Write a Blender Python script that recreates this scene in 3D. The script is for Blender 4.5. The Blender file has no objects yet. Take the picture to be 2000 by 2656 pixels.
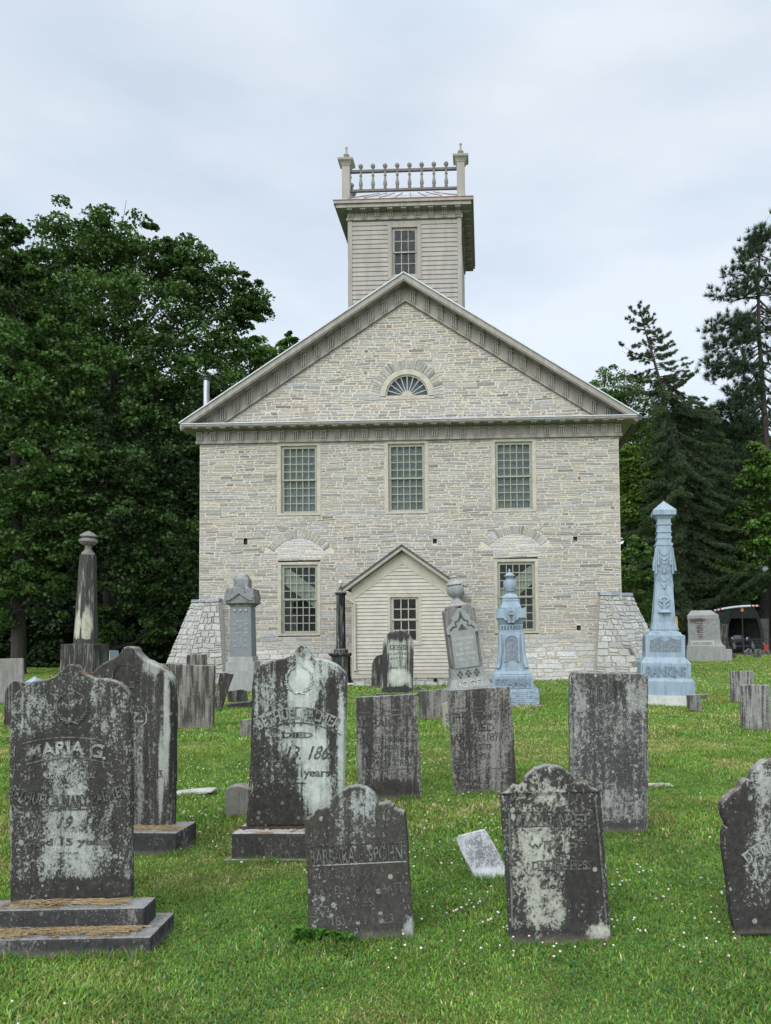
import bpy, bmesh, math, random
import numpy as np
from mathutils import Vector, Matrix
random.seed(7); rng = np.random.default_rng(7)
scene = bpy.context.scene
COL = scene.collection
R = math.radians
# ------------------------------------------------------------------ camera
F = 1921.0; CX, CY = 1193.2, 1573.6            # focal length and principal point, in pixels of a 2000 x 2656 frame
ROLL, PITCH, CAMZ = 0.0104, 0.0435, 1.5
cam_d = bpy.data.cameras.new('camera'); cam = bpy.data.objects.new('camera', cam_d); COL.objects.link(cam)
cam_d.sensor_width = 36; cam_d.lens = F / 2656 * 36
cam_d.shift_x = (1000 - CX) / 2656; cam_d.shift_y = (CY - 1328) / 2656
cam_d.clip_start = 0.05; cam_d.clip_end = 2000
cam.location = (0, 0, CAMZ)
cam.rotation_euler = (Matrix.Rotation(math.pi/2 + PITCH, 4, 'X') @ Matrix.Rotation(-ROLL, 4, 'Z')).to_euler()
scene.camera = cam
scene.render.resolution_x, scene.render.resolution_y = 771, 1024
# ------------------------------------------------------------------ sky, sun, exposure
world = bpy.data.worlds.new('World'); scene.world = world; world.use_nodes = True
wn = world.node_tree; wn.nodes.clear()
def W(t, **k):
    n = wn.nodes.new(t)
    for a, b in k.items(): setattr(n, a, b)
    return n
SUN_EL, SUN_AZ = R(36), R(205)
sky = W('ShaderNodeTexSky', sky_type='NISHITA', sun_disc=False, sun_elevation=SUN_EL, sun_rotation=SUN_AZ)
bg1 = W('ShaderNodeBackground'); bg1.inputs[1].default_value = 0.05
wn.links.new(sky.outputs[0], bg1.inputs[0])
geo = W('ShaderNodeTexCoord'); sep = W('ShaderNodeSeparateXYZ'); wn.links.new(geo.outputs['Generated'], sep.inputs[0])
# overcast: bright towards the zenith and behind the viewer, paler in front
zen = W('ShaderNodeMapRange', interpolation_type='SMOOTHSTEP'); wn.links.new(sep.outputs['Z'], zen.inputs[0])
for i, v in ((1, .60), (2, 1.0), (3, 0.0), (4, .9)): zen.inputs[i].default_value = v
bak = W('ShaderNodeMapRange', interpolation_type='SMOOTHSTEP'); wn.links.new(sep.outputs['Y'], bak.inputs[0])
for i, v in ((1, .15), (2, -.75), (3, 0.0), (4, 1.15)): bak.inputs[i].default_value = v
sm = W('ShaderNodeMath', operation='ADD'); wn.links.new(zen.outputs[0], sm.inputs[0]); wn.links.new(bak.outputs[0], sm.inputs[1])
sm2 = W('ShaderNodeMath', operation='ADD'); wn.links.new(sm.outputs[0], sm2.inputs[0]); sm2.inputs[1].default_value = 0.60
mp = W('ShaderNodeMapping'); wn.links.new(geo.outputs['Generated'], mp.inputs[0]); mp.inputs['Scale'].default_value = (1.2, 1.2, 3.4); mp.inputs['Location'].default_value = (.7, .2, .45)
cn = W('ShaderNodeTexNoise'); cn.inputs['Scale'].default_value = 1.9; cn.inputs['Detail'].default_value = 5; cn.inputs['Roughness'].default_value = .5
wn.links.new(mp.outputs[0], cn.inputs['Vector'])
cr = W('ShaderNodeValToRGB'); wn.links.new(cn.outputs['Fac'], cr.inputs[0])
cr.color_ramp.elements[0].position = .36; cr.color_ramp.elements[0].color = (.90, 1.02, 1.15, 1)
cr.color_ramp.elements[1].position = .64; cr.color_ramp.elements[1].color = (1.24, 1.31, 1.36, 1)
bg2 = W('ShaderNodeBackground'); wn.links.new(cr.outputs[0], bg2.inputs[0]); wn.links.new(sm2.outputs[0], bg2.inputs[1])
ads = W('ShaderNodeAddShader'); wn.links.new(bg1.outputs[0], ads.inputs[0]); wn.links.new(bg2.outputs[0], ads.inputs[1])
wo = W('ShaderNodeOutputWorld'); wn.links.new(ads.outputs[0], wo.inputs[0])
sl = bpy.data.lights.new('sun', 'SUN'); sl.energy = 1.3; sl.angle = R(40); sl.color = (1, .965, .91)
so = bpy.data.objects.new('sun', sl); COL.objects.link(so); so.location = (-8, -12, 30)
sd = Vector((math.sin(SUN_AZ)*math.cos(SUN_EL), math.cos(SUN_AZ)*math.cos(SUN_EL), math.sin(SUN_EL)))
so.rotation_euler = sd.to_track_quat('Z', 'Y').to_euler()
vs = scene.view_settings; vs.view_transform = 'Standard'; vs.look = 'None'; vs.exposure = 0.0; vs.gamma = 1; vs.use_curve_mapping = False
scene.cycles.max_bounces = 6; scene.cycles.transparent_max_bounces = 12
# ------------------------------------------------------------------ pixel -> world (pixels of the 1666 x 2212 view)
K = 2000 / 1666.0
def ray(px, py):
    u, v = px*K - CX, py*K - CY
    c, s = math.cos(ROLL), math.sin(ROLL)
    u, v = u*c - v*s, u*s + v*c
    x, y, z = u / F, 1.0, -v / F
    cp, sp = math.cos(PITCH), math.sin(PITCH)
    return Vector((x, y*cp - z*sp, y*sp + z*cp))
def at(px, py, z=0.0):
    d = ray(px, py); t = (z - CAMZ) / d.z
    return Vector((d.x*t, d.y*t, z))
def on(px, py, Y):
    d = ray(px, py); t = Y / d.y
    return Vector((d.x*t, Y, CAMZ + d.z*t))
YAW, DCH = 0.0338, 26.5
CY_, SY_ = math.cos(YAW), math.sin(YAW)
def fac(px, py, d=0.0):      # -> (X, z) on the church plane at local depth d
    r = ray(px, py); n = Vector((SY_, CY_, 0)); p0 = Vector((0, DCH, 0)) + n*d
    t = (p0.dot(n)) / r.dot(n); P = r*t
    return P.x*CY_ - (P.y - DCH)*SY_, P.z + CAMZ
# ------------------------------------------------------------------ mesh helpers
def tag(o, label=None, cat=None, group=None, kind=None):
    if label: o['label'] = label
    if cat: o['category'] = cat
    if group: o['group'] = group
    if kind: o['kind'] = kind
    return o
def empty(name, loc=(0, 0, 0), rz=0.0, ry=0.0, rx=0.0):
    o = bpy.data.objects.new(name, None); COL.objects.link(o); o.location = loc; o.rotation_euler = (rx, ry, rz)
    o.empty_display_size = .1
    return o
class MB:
    def __init__(s): s.v = []; s.f = []; s.m = []; s.t = []; s.smooth = False
    def face(s, pts, m=0, t=(1, 1, 1)):
        b = len(s.v); s.v += [tuple(p) for p in pts]; s.f.append(tuple(range(b, b+len(pts)))); s.m.append(m); s.t.append(t)
    def add(s, verts, faces, m=0, t=(1, 1, 1)):
        b = len(s.v); s.v += [tuple(p) for p in verts]
        for f in faces: s.f.append(tuple(b+i for i in f)); s.m.append(m); s.t.append(t)
    def box(s, x0, x1, y0, y1, z0, z1, m=0, t=(1, 1, 1), fn=None, bev=0.0):
        if bev > 0:
            bm = bmesh.new(); bmesh.ops.create_cube(bm, size=1)
            for q in bm.verts: q.co = Vector(((x0+x1)/2 + q.co.x*(x1-x0), (y0+y1)/2 + q.co.y*(y1-y0), (z0+z1)/2 + q.co.z*(z1-z0)))
            bmesh.ops.bevel(bm, geom=list(bm.edges), offset=bev, segments=2, affect='EDGES', profile=.6)
            s.addbm(bm, m, t, fn); return
        V = [(x0, y0, z0), (x1, y0, z0), (x1, y1, z0), (x0, y1, z0), (x0, y0, z1), (x1, y0, z1), (x1, y1, z1), (x0, y1, z1)]
        if fn: V = [fn(*p) for p in V]
        s.add(V, [(0, 3, 2, 1), (4, 5, 6, 7), (0, 1, 5, 4), (1, 2, 6, 5), (2, 3, 7, 6), (3, 0, 4, 7)], m, t)
    def addbm(s, bm, m=0, t=(1, 1, 1), fn=None):
        bm.verts.index_update()
        s.add([fn(*v.co) if fn else tuple(v.co) for v in bm.verts], [[v.index for v in f.verts] for f in bm.faces], m, t); bm.free()
    def tube(s, pts, rad, n=8, m=0, t=(1, 1, 1), cap=True):
        pts = [Vector(p) for p in pts]; rad = rad if hasattr(rad, '__len__') else [rad]*len(pts)
        b = len(s.v); u = None
        for i, p in enumerate(pts):
            d = (pts[min(i+1, len(pts)-1)] - pts[max(i-1, 0)]).normalized()
            if u is None: u = d.orthogonal().normalized()
            u = (u - d*u.dot(d)).normalized(); w = d.cross(u)
            for k in range(n):
                a = 2*math.pi*k/n; s.v.append(tuple(p + (u*math.cos(a) + w*math.sin(a))*rad[i]))
        for i in range(len(pts)-1):
            for k in range(n):
                s.f.append((b+i*n+k, b+i*n+(k+1) % n, b+(i+1)*n+(k+1) % n, b+(i+1)*n+k)); s.m.append(m); s.t.append(t)
        if cap:
            s.f.append(tuple(b+k for k in range(n))[::-1]); s.m.append(m); s.t.append(t)
            e = b+(len(pts)-1)*n; s.f.append(tuple(e+k for k in range(n))); s.m.append(m); s.t.append(t)
    def lathe(s, prof, n=20, c=(0, 0, 0), m=0, t=(1, 1, 1), sq=False, dr=1.0, ph=0.0):
        """profile of (radius, z); sq: four-sided tiers with half-width = radius"""
        b = len(s.v)
        if sq: n = 4
        for r, z in prof:
            for k in range(n):
                if sq: x, y = ((-1, -1), (1, -1), (1, 1), (-1, 1))[k]; x *= r; y *= r*dr
                else: a = 2*math.pi*k/n + ph; x, y = r*math.cos(a), r*math.sin(a)*dr
                s.v.append((c[0]+x, c[1]+y, c[2]+z))
        for i in range(len(prof)-1):
            for k in range(n):
                s.f.append((b+i*n+k, b+i*n+(k+1) % n, b+(i+1)*n+(k+1) % n, b+(i+1)*n+k)); s.m.append(m); s.t.append(t)
        s.f.append(tuple(b+k for k in range(n))[::-1]); s.m.append(m); s.t.append(t)
        e = b+(len(prof)-1)*n; s.f.append(tuple(e+k for k in range(n))); s.m.append(m); s.t.append(t)
    def build(s, name, mats, parent=None, loc=None, smooth=None, auto=None):
        me = bpy.data.meshes.new(name); me.from_pydata(s.v, [], s.f)
        mats = mats if isinstance(mats, (list, tuple)) else [mats]
        for q in mats: me.materials.append(q)
        me.polygons.foreach_set('material_index', s.m)
        a = me.attributes.new('tint', 'FLOAT_COLOR', 'FACE')
        a.data.foreach_set('color', np.array([(q[0], q[1], q[2], 1.0) for q in s.t], dtype=np.float32).ravel())
        bm = bmesh.new(); bm.from_mesh(me)
        bmesh.ops.remove_doubles(bm, verts=bm.verts, dist=1e-5) if auto else None
        big = [f for f in bm.faces if len(f.verts) > 4]
        if big: bmesh.ops.triangulate(bm, faces=big)
        if auto: bmesh.ops.recalc_face_normals(bm, faces=bm.faces)
        bm.to_mesh(me); bm.free()
        if smooth or s.smooth:
            me.shade_smooth()
            if smooth and smooth is not True: me.set_sharp_from_angle(angle=R(smooth))
        o = bpy.data.objects.new(name, me); COL.objects.link(o)
        if parent: o.parent = parent
        if loc: o.location = loc
        return o
def copy_tree(o, parent=None):
    c = o.copy(); COL.objects.link(c); c.parent = parent
    for ch in list(o.children): copy_tree(ch, c)
    return c
def np_mesh(name, co, faces, mats, tint=None, mi=None, parent=None):
    """co (n,3), faces (m,k) one size"""
    me = bpy.data.meshes.new(name); n, (m, k) = len(co), faces.shape
    me.vertices.add(n); me.vertices.foreach_set('co', co.astype(np.float32).ravel())
    me.loops.add(m*k); me.loops.foreach_set('vertex_index', faces.astype(np.int32).ravel())
    me.polygons.add(m); me.polygons.foreach_set('loop_start', np.arange(0, m*k, k, dtype=np.int32))
    me.polygons.foreach_set('loop_total', np.full(m, k, dtype=np.int32))
    for q in (mats if isinstance(mats, (list, tuple)) else [mats]): me.materials.append(q)
    if mi is not None: me.polygons.foreach_set('material_index', mi.astype(np.int32))
    if tint is not None:
        a = me.attributes.new('tint', 'FLOAT_COLOR', 'FACE')
        a.data.foreach_set('color', np.c_[tint, np.ones(m)].astype(np.float32).ravel())
    me.update(calc_edges=True)
    o = bpy.data.objects.new(name, me); COL.objects.link(o)
    if parent: o.parent = parent
    return o
# ------------------------------------------------------------------ materials
class NT:
    def __init__(s, name):
        s.mat = bpy.data.materials.new(name); s.mat.use_nodes = True; s.t = s.mat.node_tree
        s.bsdf = s.t.nodes['Principled BSDF']; s.out = s.t.nodes['Material Output']
        s.bsdf.inputs['Specular IOR Level'].default_value = .3
    def n(s, typ, props=None, **ins):
        q = s.t.nodes.new('ShaderNode' + typ)
        for a, b in (props or {}).items(): setattr(q, a, b)
        for a, b in ins.items(): s.set(q.inputs[int(a[1:]) if a[0] == 'i' and a[1:].isdigit() else a.replace('_', ' ')], b)
        return q
    def set(s, inp, val):
        if hasattr(val, 'is_output'): s.t.links.new(val, inp)
        elif hasattr(val, 'outputs'): s.t.links.new(val.outputs[0], inp)
        else:
            if isinstance(val, (tuple, list)) and len(val) == 3 and inp.type == 'RGBA': val = (*val, 1)
            inp.default_value = val
    def obj(s): return s.n('TexCoord').outputs['Object']
    def map(s, vec, scale=(1, 1, 1), loc=(0, 0, 0)): return s.n('Mapping', None, Vector=vec, Scale=scale, Location=loc).outputs[0]
    def noise(s, vec, scale, detail=4, rough=.55, dist=0.0):
        return s.n('TexNoise', None, Vector=vec, Scale=scale, Detail=detail, Roughness=rough, Distortion=dist).outputs['Fac']
    def math(s, op, a, b=0.0, clamp=False): return s.n('Math', {'operation': op, 'use_clamp': clamp}, i0=a, i1=b).outputs[0]
    def rng(s, v, a, b, c=0.0, d=1.0, sm=True):
        return s.n('MapRange', {'interpolation_type': 'SMOOTHSTEP' if sm else 'LINEAR'}, i0=v, i1=a, i2=b, i3=c, i4=d).outputs[0]
    def mix(s, f, a, b, mode='MIX'):
        q = s.t.nodes.new('ShaderNodeMix'); q.data_type = 'RGBA'; q.blend_type = mode
        s.set(q.inputs[0], f); s.set(q.inputs[6], a); s.set(q.inputs[7], b); return q.outputs[2]
    def tint(s): return s.n('Attribute', {'attribute_name': 'tint'}).outputs['Color']
    def bump(s, h, strength=.3, dist=.01):
        b = s.n('Bump', None, Strength=strength, Distance=dist, Height=h); s.set(s.bsdf.inputs['Normal'], b.outputs[0])
    def done(s, col=None, rough=.85):
        if col is not None: s.set(s.bsdf.inputs['Base Color'], col)
        s.set(s.bsdf.inputs['Roughness'], rough); return s.mat
def plain(name, c, rough=.7, var=.12, sc=6.0, metal=0.0, streak=False, bump=0.0):
    q = NT(name); o = q.obj()
    n1 = q.noise(q.map(o, (1, 1, .15) if streak else (1, 1, 1)), sc, 5, .6)
    f = q.rng(n1, .3, .7, 1-var, 1+var)
    col = q.mix(1.0, c, q.n('CombineColor', None, i0=f, i1=f, i2=f).outputs[0], 'MULTIPLY')
    q.bsdf.inputs['Metallic'].default_value = metal
    if bump: q.bump(q.noise(o, sc*8, 4), bump, .004)
    return q.done(col, rough)
def tinted(name, c, rough=.8, var=.15, sc=9.0, bump=.3, bsc=40, dist=.006):
    q = NT(name); o = q.obj()
    f = q.rng(q.noise(q.map(o, (1, 1, 2.2)), sc, 6, .65), .25, .75, 1-var, 1+var)
    col = q.mix(1.0, q.mix(1.0, c, q.tint(), 'MULTIPLY'), q.n('CombineColor', None, i0=f, i1=f, i2=f).outputs[0], 'MULTIPLY')
    q.bump(q.noise(q.map(o, (1, 1, 3)), bsc, 5, .65), bump, dist)
    return q.done(col, rough)
def weathered(name, pale=(.40, .41, .37), dark=(.022, .022, .024), amt=.5, streak=.9, blotch=.7, fine=.5, patches=(), lichen=.35, foot=.12, seed=0.0, mid=None, soft=.19, cap=.42):
    """old marble: dark growth running down in streaks, pale wiped patches, lichen specks; coordinates are metres from the foot of the stone"""
    q = NT(name); o = q.map(q.obj(), loc=(seed, seed*.7, 0)); raw = q.obj()
    cen = lambda v, k: q.math('MULTIPLY', q.math('SUBTRACT', v, .5), k)
    s1 = q.noise(q.map(o, (1, 1, .08)), 11, 5, .6); s1b = q.noise(q.map(o, (1, 1, .05), (2, 3, 1)), 34, 4, .6)
    s2 = q.noise(q.map(o, (1, 1, .45)), 5.0, 5, .65, .4)
    s3 = q.noise(q.map(o, (1, 1, .75)), 38, 6, .72); s4 = q.noise(q.map(o, (1, 1, .8), (5, 5, 5)), 105, 4, .65)
    d = q.math('ADD', cen(s1, streak*1.0), cen(s1b, streak*.85))
    d = q.math('ADD', d, cen(s2, blotch*1.1))
    d = q.math('ADD', d, q.math('ADD', cen(s3, fine*1.25), cen(s4, fine*.95)))
    d = q.math('ADD', d, amt)
    xyz = q.n('SeparateXYZ', None, i0=raw)
    X, Z = xyz.outputs[0], xyz.outputs[2]
    wob = q.math('MULTIPLY', q.math('SUBTRACT', s2, .5), .5)
    for (px, pz, rx, rz, g) in patches:
        ex = q.math('DIVIDE', q.math('SUBTRACT', X, px), rx); ez = q.math('DIVIDE', q.math('SUBTRACT', Z, pz), rz)
        rr = q.math('SQRT', q.math('ADD', q.math('MULTIPLY', ex, ex), q.math('MULTIPLY', ez, ez)))
        rr = q.math('ADD', rr, wob)
        d = q.math('ADD', d, q.rng(rr, .45, 1.15, -g, 0.0))
    f = q.rng(d, .5-soft, .5+soft)
    tone = q.rng(q.noise(o, 7, 5), .3, .7)
    md = mid or tuple(a*.55 for a in pale)
    pc = q.mix(tone, pale, tuple(a*.72 for a in pale))
    dk = q.mix(q.rng(s3, .35, .75), dark, tuple(a*2.0 for a in dark))
    col = q.mix(f, pc, dk)
    half = q.rng(d, .5-soft*2.4, .5+soft*.6)
    col = q.mix(q.math('MULTIPLY', half, q.math('SUBTRACT', 1.0, f)), col, md)
    if lichen:
        lv = q.noise(q.map(o, loc=(3, 1, 2)), 55, 4, .7); lb = q.noise(o, 4.5, 3)
        lf = q.math('MULTIPLY', q.rng(lv, .60, .68), q.rng(lb, .42, .62)); lf = q.math('MULTIPLY', lf, lichen*1.6, True)
        col = q.mix(lf, col, (.33, .36, .31))
    if lichen:
        vo = q.n('TexVoronoi', None, Vector=q.map(o, loc=(7, 2, 4)), Scale=17.0, Randomness=1.0); vm = q.rng(q.math('ADD', vo.outputs['Distance'], cen(s3, .25)), .17, .25, 1, 0)
        sel = q.rng(q.n('SeparateXYZ', None, i0=vo.outputs['Color']).outputs[0], .72, .74); vm = q.math('MULTIPLY', q.math('MULTIPLY', vm, sel), q.math('MULTIPLY', q.rng(s4, .3, .6, .35, 1.0), min(1.0, lichen*1.5)))
        col = q.mix(vm, col, (.27, .29, .24))
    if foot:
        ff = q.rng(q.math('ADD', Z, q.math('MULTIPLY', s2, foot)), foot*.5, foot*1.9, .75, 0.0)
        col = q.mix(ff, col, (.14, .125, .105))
    nz = q.n('SeparateXYZ', None, i0=q.n('NewGeometry').outputs['Normal']).outputs[2]
    tf = q.math('MULTIPLY', q.rng(nz, .25, .8), q.rng(s3, .3, .6, .4, 1.0))
    col = q.mix(q.math('MULTIPLY', tf, cap), col, q.mix(q.rng(s2, .52, .62), (.45, .45, .43), (.30, .20, .12)))
    q.bump(q.math('ADD', s3, q.noise(o, 160, 3)), .35, .004)
    q.bsdf.inputs['Specular IOR Level'].default_value = .08
    return q.done(col, .92)
M = {}
M['stone'] = tinted('rubble_limestone', (.298, .284, .260), .92, .36, 16, .8, 34, .015)
M['mortar'] = plain('lime_mortar', (.455, .40, .33), .95, .2, 14, bump=.4)
M['mortar_low'] = plain('tan_mortar', (.40, .355, .28), .95, .25, 14, bump=.4)
M['trim'] = plain('taupe_trim_paint', (.245, .222, .195), .62, .16, 5, streak=True)
M['trim_lt'] = plain('window_trim_paint', (.345, .32, .265), .62, .14, 5)
M['sash'] = plain('olive_sash_paint', (.25, .247, .19), .6, .08, 5)
M['siding_t'] = plain('tower_siding_paint', (.262, .240, .213), .62, .12, 4, streak=True)
M['porch'] = plain('porch_siding_paint', (.375, .343, .290), .6, .09, 4)
M['porch_tr'] = plain('porch_trim_paint', (.345, .313, .260), .6, .1, 4)
M['metal_edge'] = plain('grey_flashing', (.42, .46, .48), .45, .1, 4)
M['slate'] = plain('slate', (.20, .215, .235), .6, .25, 12)
M['roof'] = plain('dark_shingle', (.05, .058, .062), .8, .3, 10)
M['copper'] = plain('tin_roof', (.40, .40, .41), .5, .2, 3)
M['rail'] = plain('brown_rail_paint', (.095, .083, .075), .6, .2, 6)
M['copper_red'] = plain('copper_edge', (.20, .10, .075), .5, .2, 6)
M['gutter'] = plain('dark_gutter', (.045, .045, .043), .5, .1, 5)
M['steel'] = plain('stovepipe_steel', (.30, .31, .33), .38, .35, 5, .7, streak=True)
M['black'] = plain('painted_dark_cavity', (.008, .008, .009), .95)  # shade inside the porch and the drain hole, put into the colour
M['room'] = plain('painted_dark_interior', (.060, .066, .066), .95)  # darkness of the unlit inside put into the colour
M['blind'] = plain('grey_window_blind', (.155, .172, .160), .9, .14, 2)
M['stair'] = plain('stair_underside', (.30, .31, .25), .9, .06, 2)
def glassmat():
    q = NT('window_glass'); t = q.n('BsdfTransparent', None, Color=(.80, .86, .86)); g = q.n('BsdfGlossy', None, Color=(.9, .95, 1), Roughness=.0)
    fr = q.n('Fresnel', None, IOR=1.28); m = q.n('MixShader', None, i0=fr.outputs[0], i1=t.outputs[0], i2=g.outputs[0]); q.set(q.out.inputs[0], m.outputs[0]); return q.mat
M['glass'] = glassmat()
M['zinc'] = weathered('blue_grey_zinc', (.31, .372, .428), (.105, .132, .16), .42, 1.1, .5, .3, (), 0, 0, 3.0, (.225, .29, .35), .30, .12)
M['zinc_plate'] = plain('zinc_plate', (.13, .155, .18), .55, .3, 20)
M['granite'] = plain('grey_granite', (.25, .252, .242), .85, .14, 9, streak=True, bump=.2)
M['granite_lt'] = plain('pale_granite', (.42, .42, .40), .85, .12, 9, bump=.2)
M['iron'] = plain('black_iron', (.02, .021, .022), .6)
M['wood'] = plain('grey_board', (.10, .09, .085), .85, .3, 8, streak=True)
# ------------------------------------------------------------------ the church
church = empty('stone_church', (0, DCH, 0), -YAW)
tag(church, 'pale limestone church with gabled front and clapboard tower behind the graves', 'church')
XL, XR = -9.46, 5.755; XM = (XL+XR)/2
def S(px, py): return px/K, py/K          # source pixels -> view pixels
def facs(px, py, d=0.0): return fac(px/K, py/K, d)
Z_FR = facs(1000, 1142.5, -.09)[1]        # foot of the frieze
Z_CO = facs(1000, 1088, -.62)[1]          # top edge of the horizontal cornice
XA, Z_AP = facs(1046.9, 705, -.62)        # apex of the raking cornice
TXL, TZL = facs(466.2, 1095.7, -.62); TXR, TZR = facs(1655, 1072, -.62)
SLL = (Z_AP - TZL)/(XA - TXL); SLR = (Z_AP - TZR)/(TXR - XA)
def ztop(x): return Z_AP - (SLL*(XA-x) if x < XA else SLR*(x-XA))
Z_IN = facs(1048.9, 780.8, -.1)[1]        # foot of the raking frieze at the apex
def zin(x): return Z_IN - (SLL*(XA-x) if x < XA else SLR*(x-XA))
WIN_U = [(-6.37, -5.24), (-2.45, -1.32), (1.418, 2.552)]; WIN_L = [(-6.36, -5.235), (1.447, 2.596)]
UZ0, UZ1, LZ0, LZ1 = 6.203, 8.49, 1.845, 4.141
FXC, FZC = facs(1056, 1027, 0); FR = facs(1056+70, 1027, 0)[0] - FXC          # fan window
FRO = FR*1.37
arches = []
for (a, b, top, spr) in ((717, 834, 1398, 1424), (1276, 1396, 1386, 1410)):
    x0, z0 = facs(a, spr); x1, z1 = facs(b, spr); xm, zt = facs((a+b)/2, top)
    h = zt - (z0+z1)/2; c = (x1-x0)/2; r = (c*c+h*h)/(2*h); arches.append(((x0+x1)/2, zt-r, r, r+.31, c, zt))
def cut(iv, a, b):
    out = []
    for p, q in iv:
        if b <= p or a >= q: out.append((p, q)); continue
        if a > p: out.append((p, a))
        if b < q: out.append((b, q))
    return [i for i in out if i[1]-i[0] > .02]
holes = [(a-.235, b+.225, UZ0-.15, UZ1+.35) for a, b in WIN_U] + [(a-.215, b+.205, LZ0-.17, LZ1+.215) for a, b in WIN_L]
putlog = [facs(*p) for p in ((637, 1404), (1128, 1404), (1492, 1396.5), (1501, 1628))]
PL = .075
def wall_iv(z, arch=True, z0=None, z1=None):
    z0 = z if z0 is None else z0; z1 = z if z1 is None else z1
    iv = [(XL, XR)]
    for (a, b, c, d) in holes:
        if z1 > c and z0 < d: iv = cut(iv, a, b)
    for (px, pz) in putlog:
        if z1 > pz-PL and z0 < pz+PL: iv = cut(iv, px-PL, px+PL)
    if arch:
        for (cx, cz, r, ro, c, zt) in arches:
            if abs(z-cz) < ro and z > cz + r - (zt - (cz+math.sqrt(max(r*r-c*c, 0)))) - .1:
                w = math.sqrt(ro*ro-(z-cz)**2); wi = math.sqrt(max(r*r-(z-cz)**2, 0)) if z < zt else 0
                iv = cut(iv, cx-w, cx-wi); iv = cut(iv, cx+wi, cx+w)
        dz = z-FZC
        if -.12 < dz < FRO:
            w = math.sqrt(max(FRO**2-max(dz, 0)**2, 0)); iv = cut(iv, FXC-w, FXC+w)
    return iv
def gable_iv(z, arch=True):
    w0, w1 = XA-(Z_IN-z)/SLL, XA+(Z_IN-z)/SLR
    iv = [(w0, w1)] if w1 > w0 else []
    dz = z-FZC; r = FRO if arch else FR*.99
    if -.12 < dz < r: w = math.sqrt(max(r*r-max(dz, 0)**2, 0)); iv = cut(iv, FXC-w, FXC+w)
    return iv
def stone_tint(low=0.0):
    r = random.random(); b = random.uniform(.84, 1.12)
    if r < .02: c = (.56, .50, .46)
    elif r < .13: c = (.66, .68, .70)
    elif r < .35: c = (.84, .88, .90)
    elif r < .62: c = (.98, .97, .95)
    elif r < .8: c = (1.05, 1.01, .94)
    else: c = (1.02, 1.06, 1.14)
    w = (1.58, 1.62, 1.76)
    return tuple((a*(1-low)+q*low)*b for a, q in zip(c, w))
def rubble(mb, fmap, ivals, z0, z1, hr, lr, low=0.0, joint=.0125, proud=(.005, .017), lowf=None, mi=0):
    z = z0
    while z < z1-.03:
        lw = lowf(z) if lowf else low
        h = random.uniform(*hr)*(1+.7*lw); h = min(h, z1-z)
        for (a, b) in ivals(z+h/2, z, z+h):
            x = a
            while x < b-.015:
                L = random.uniform(*lr)*(1+.1*lw)
                if random.random() < .16: L *= .45
                if b-x-L < .1: L = b-x
                parts = [(z, z+h)]
                if h > .115 and random.random() < .42*(1-lw):
                    k = z+h*random.uniform(.35, .65); parts = [(z, k), (k, z+h)]
                for (p, q) in parts:
                    j = joint*random.uniform(.6, 1.5)*(1+.5*lw); jt = lambda s=.012: random.uniform(-s, s)*(1+lw)
                    c = [(x+j+abs(jt()), p+j*.8+jt(.008)), (x+L-j-abs(jt()), p+j*.8+jt(.008)), (x+L-j-abs(jt()), q-j*.8+jt(.008)), (x+j+abs(jt()), q-j*.8+jt(.008))]
                    if c[1][0]-c[0][0] < .02 or c[3][1]-c[0][1] < .012: continue
                    g = random.uniform(*proud)*(1+.8*lw); e = .009
                    base = [fmap(u, v, -.004) for u, v in c]
                    inn = [(c[0][0]+e, c[0][1]+e), (c[1][0]-e, c[1][1]+e), (c[2][0]-e, c[2][1]-e), (c[3][0]+e, c[3][1]-e)]
                    top = [fmap(u, v, g*random.uniform(.75, 1.1)) for u, v in inn]
                    infill = lowf and any(abs((c[0][0]+c[1][0])/2-A_[0]) < A_[4]+.03 and A_[5]-.75 < p < A_[5] for A_ in arches)
                    mb.add(base+top, [(4, 5, 6, 7), (0, 1, 5, 4), (1, 2, 6, 5), (2, 3, 7, 6), (3, 0, 4, 7)], mi, stone_tint(.75 if infill else lw))
                x += L
        z += h
wob = lambda u, v: .020*math.sin(u*1.3+v*2.1)+.012*math.sin(u*3.7-v*4.3)+.006*math.sin(u*9.1+v*13)
flat = lambda u, v, h: (u, -h, v+wob(u, v))
wall = MB()
Z_LOW = 2.6
lowf = lambda z: max(0.0, min(1.0, (1.75-z)/.9))
ivw = lambda z, a, b: [(max(p, XL), min(q, XR)) for p, q in wall_iv(z, True, a+.01, b-.01)]
# mortar bed in strips, openings left free
z = -.1; step = .06
while z < Z_FR+.05:
    zz = min(z+step, Z_FR+.05)
    for a, b in wall_iv((z+zz)/2, False, z+.005, zz-.005): wall.face([(a, 0, z), (b, 0, z), (b, 0, zz), (a, 0, zz)], 1 if z > 1.6 else 2)
    z = zz
z = Z_CO-.35
while z < Z_IN+.02:
    zz = z+step
    for a, b in gable_iv((z+zz)/2, False): wall.face([(a, 0, z), (b, 0, z), (b, 0, zz), (a, 0, zz)], 1)
    z = zz
rubble(wall, flat, ivw, .02, Z_FR+.02, (.045, .125), (.16, .85), lowf=lowf)
rubble(wall, flat, lambda z, a, b: gable_iv(z), Z_CO-.02, Z_IN-.03, (.06, .145), (.16, .7), joint=.016)
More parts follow.
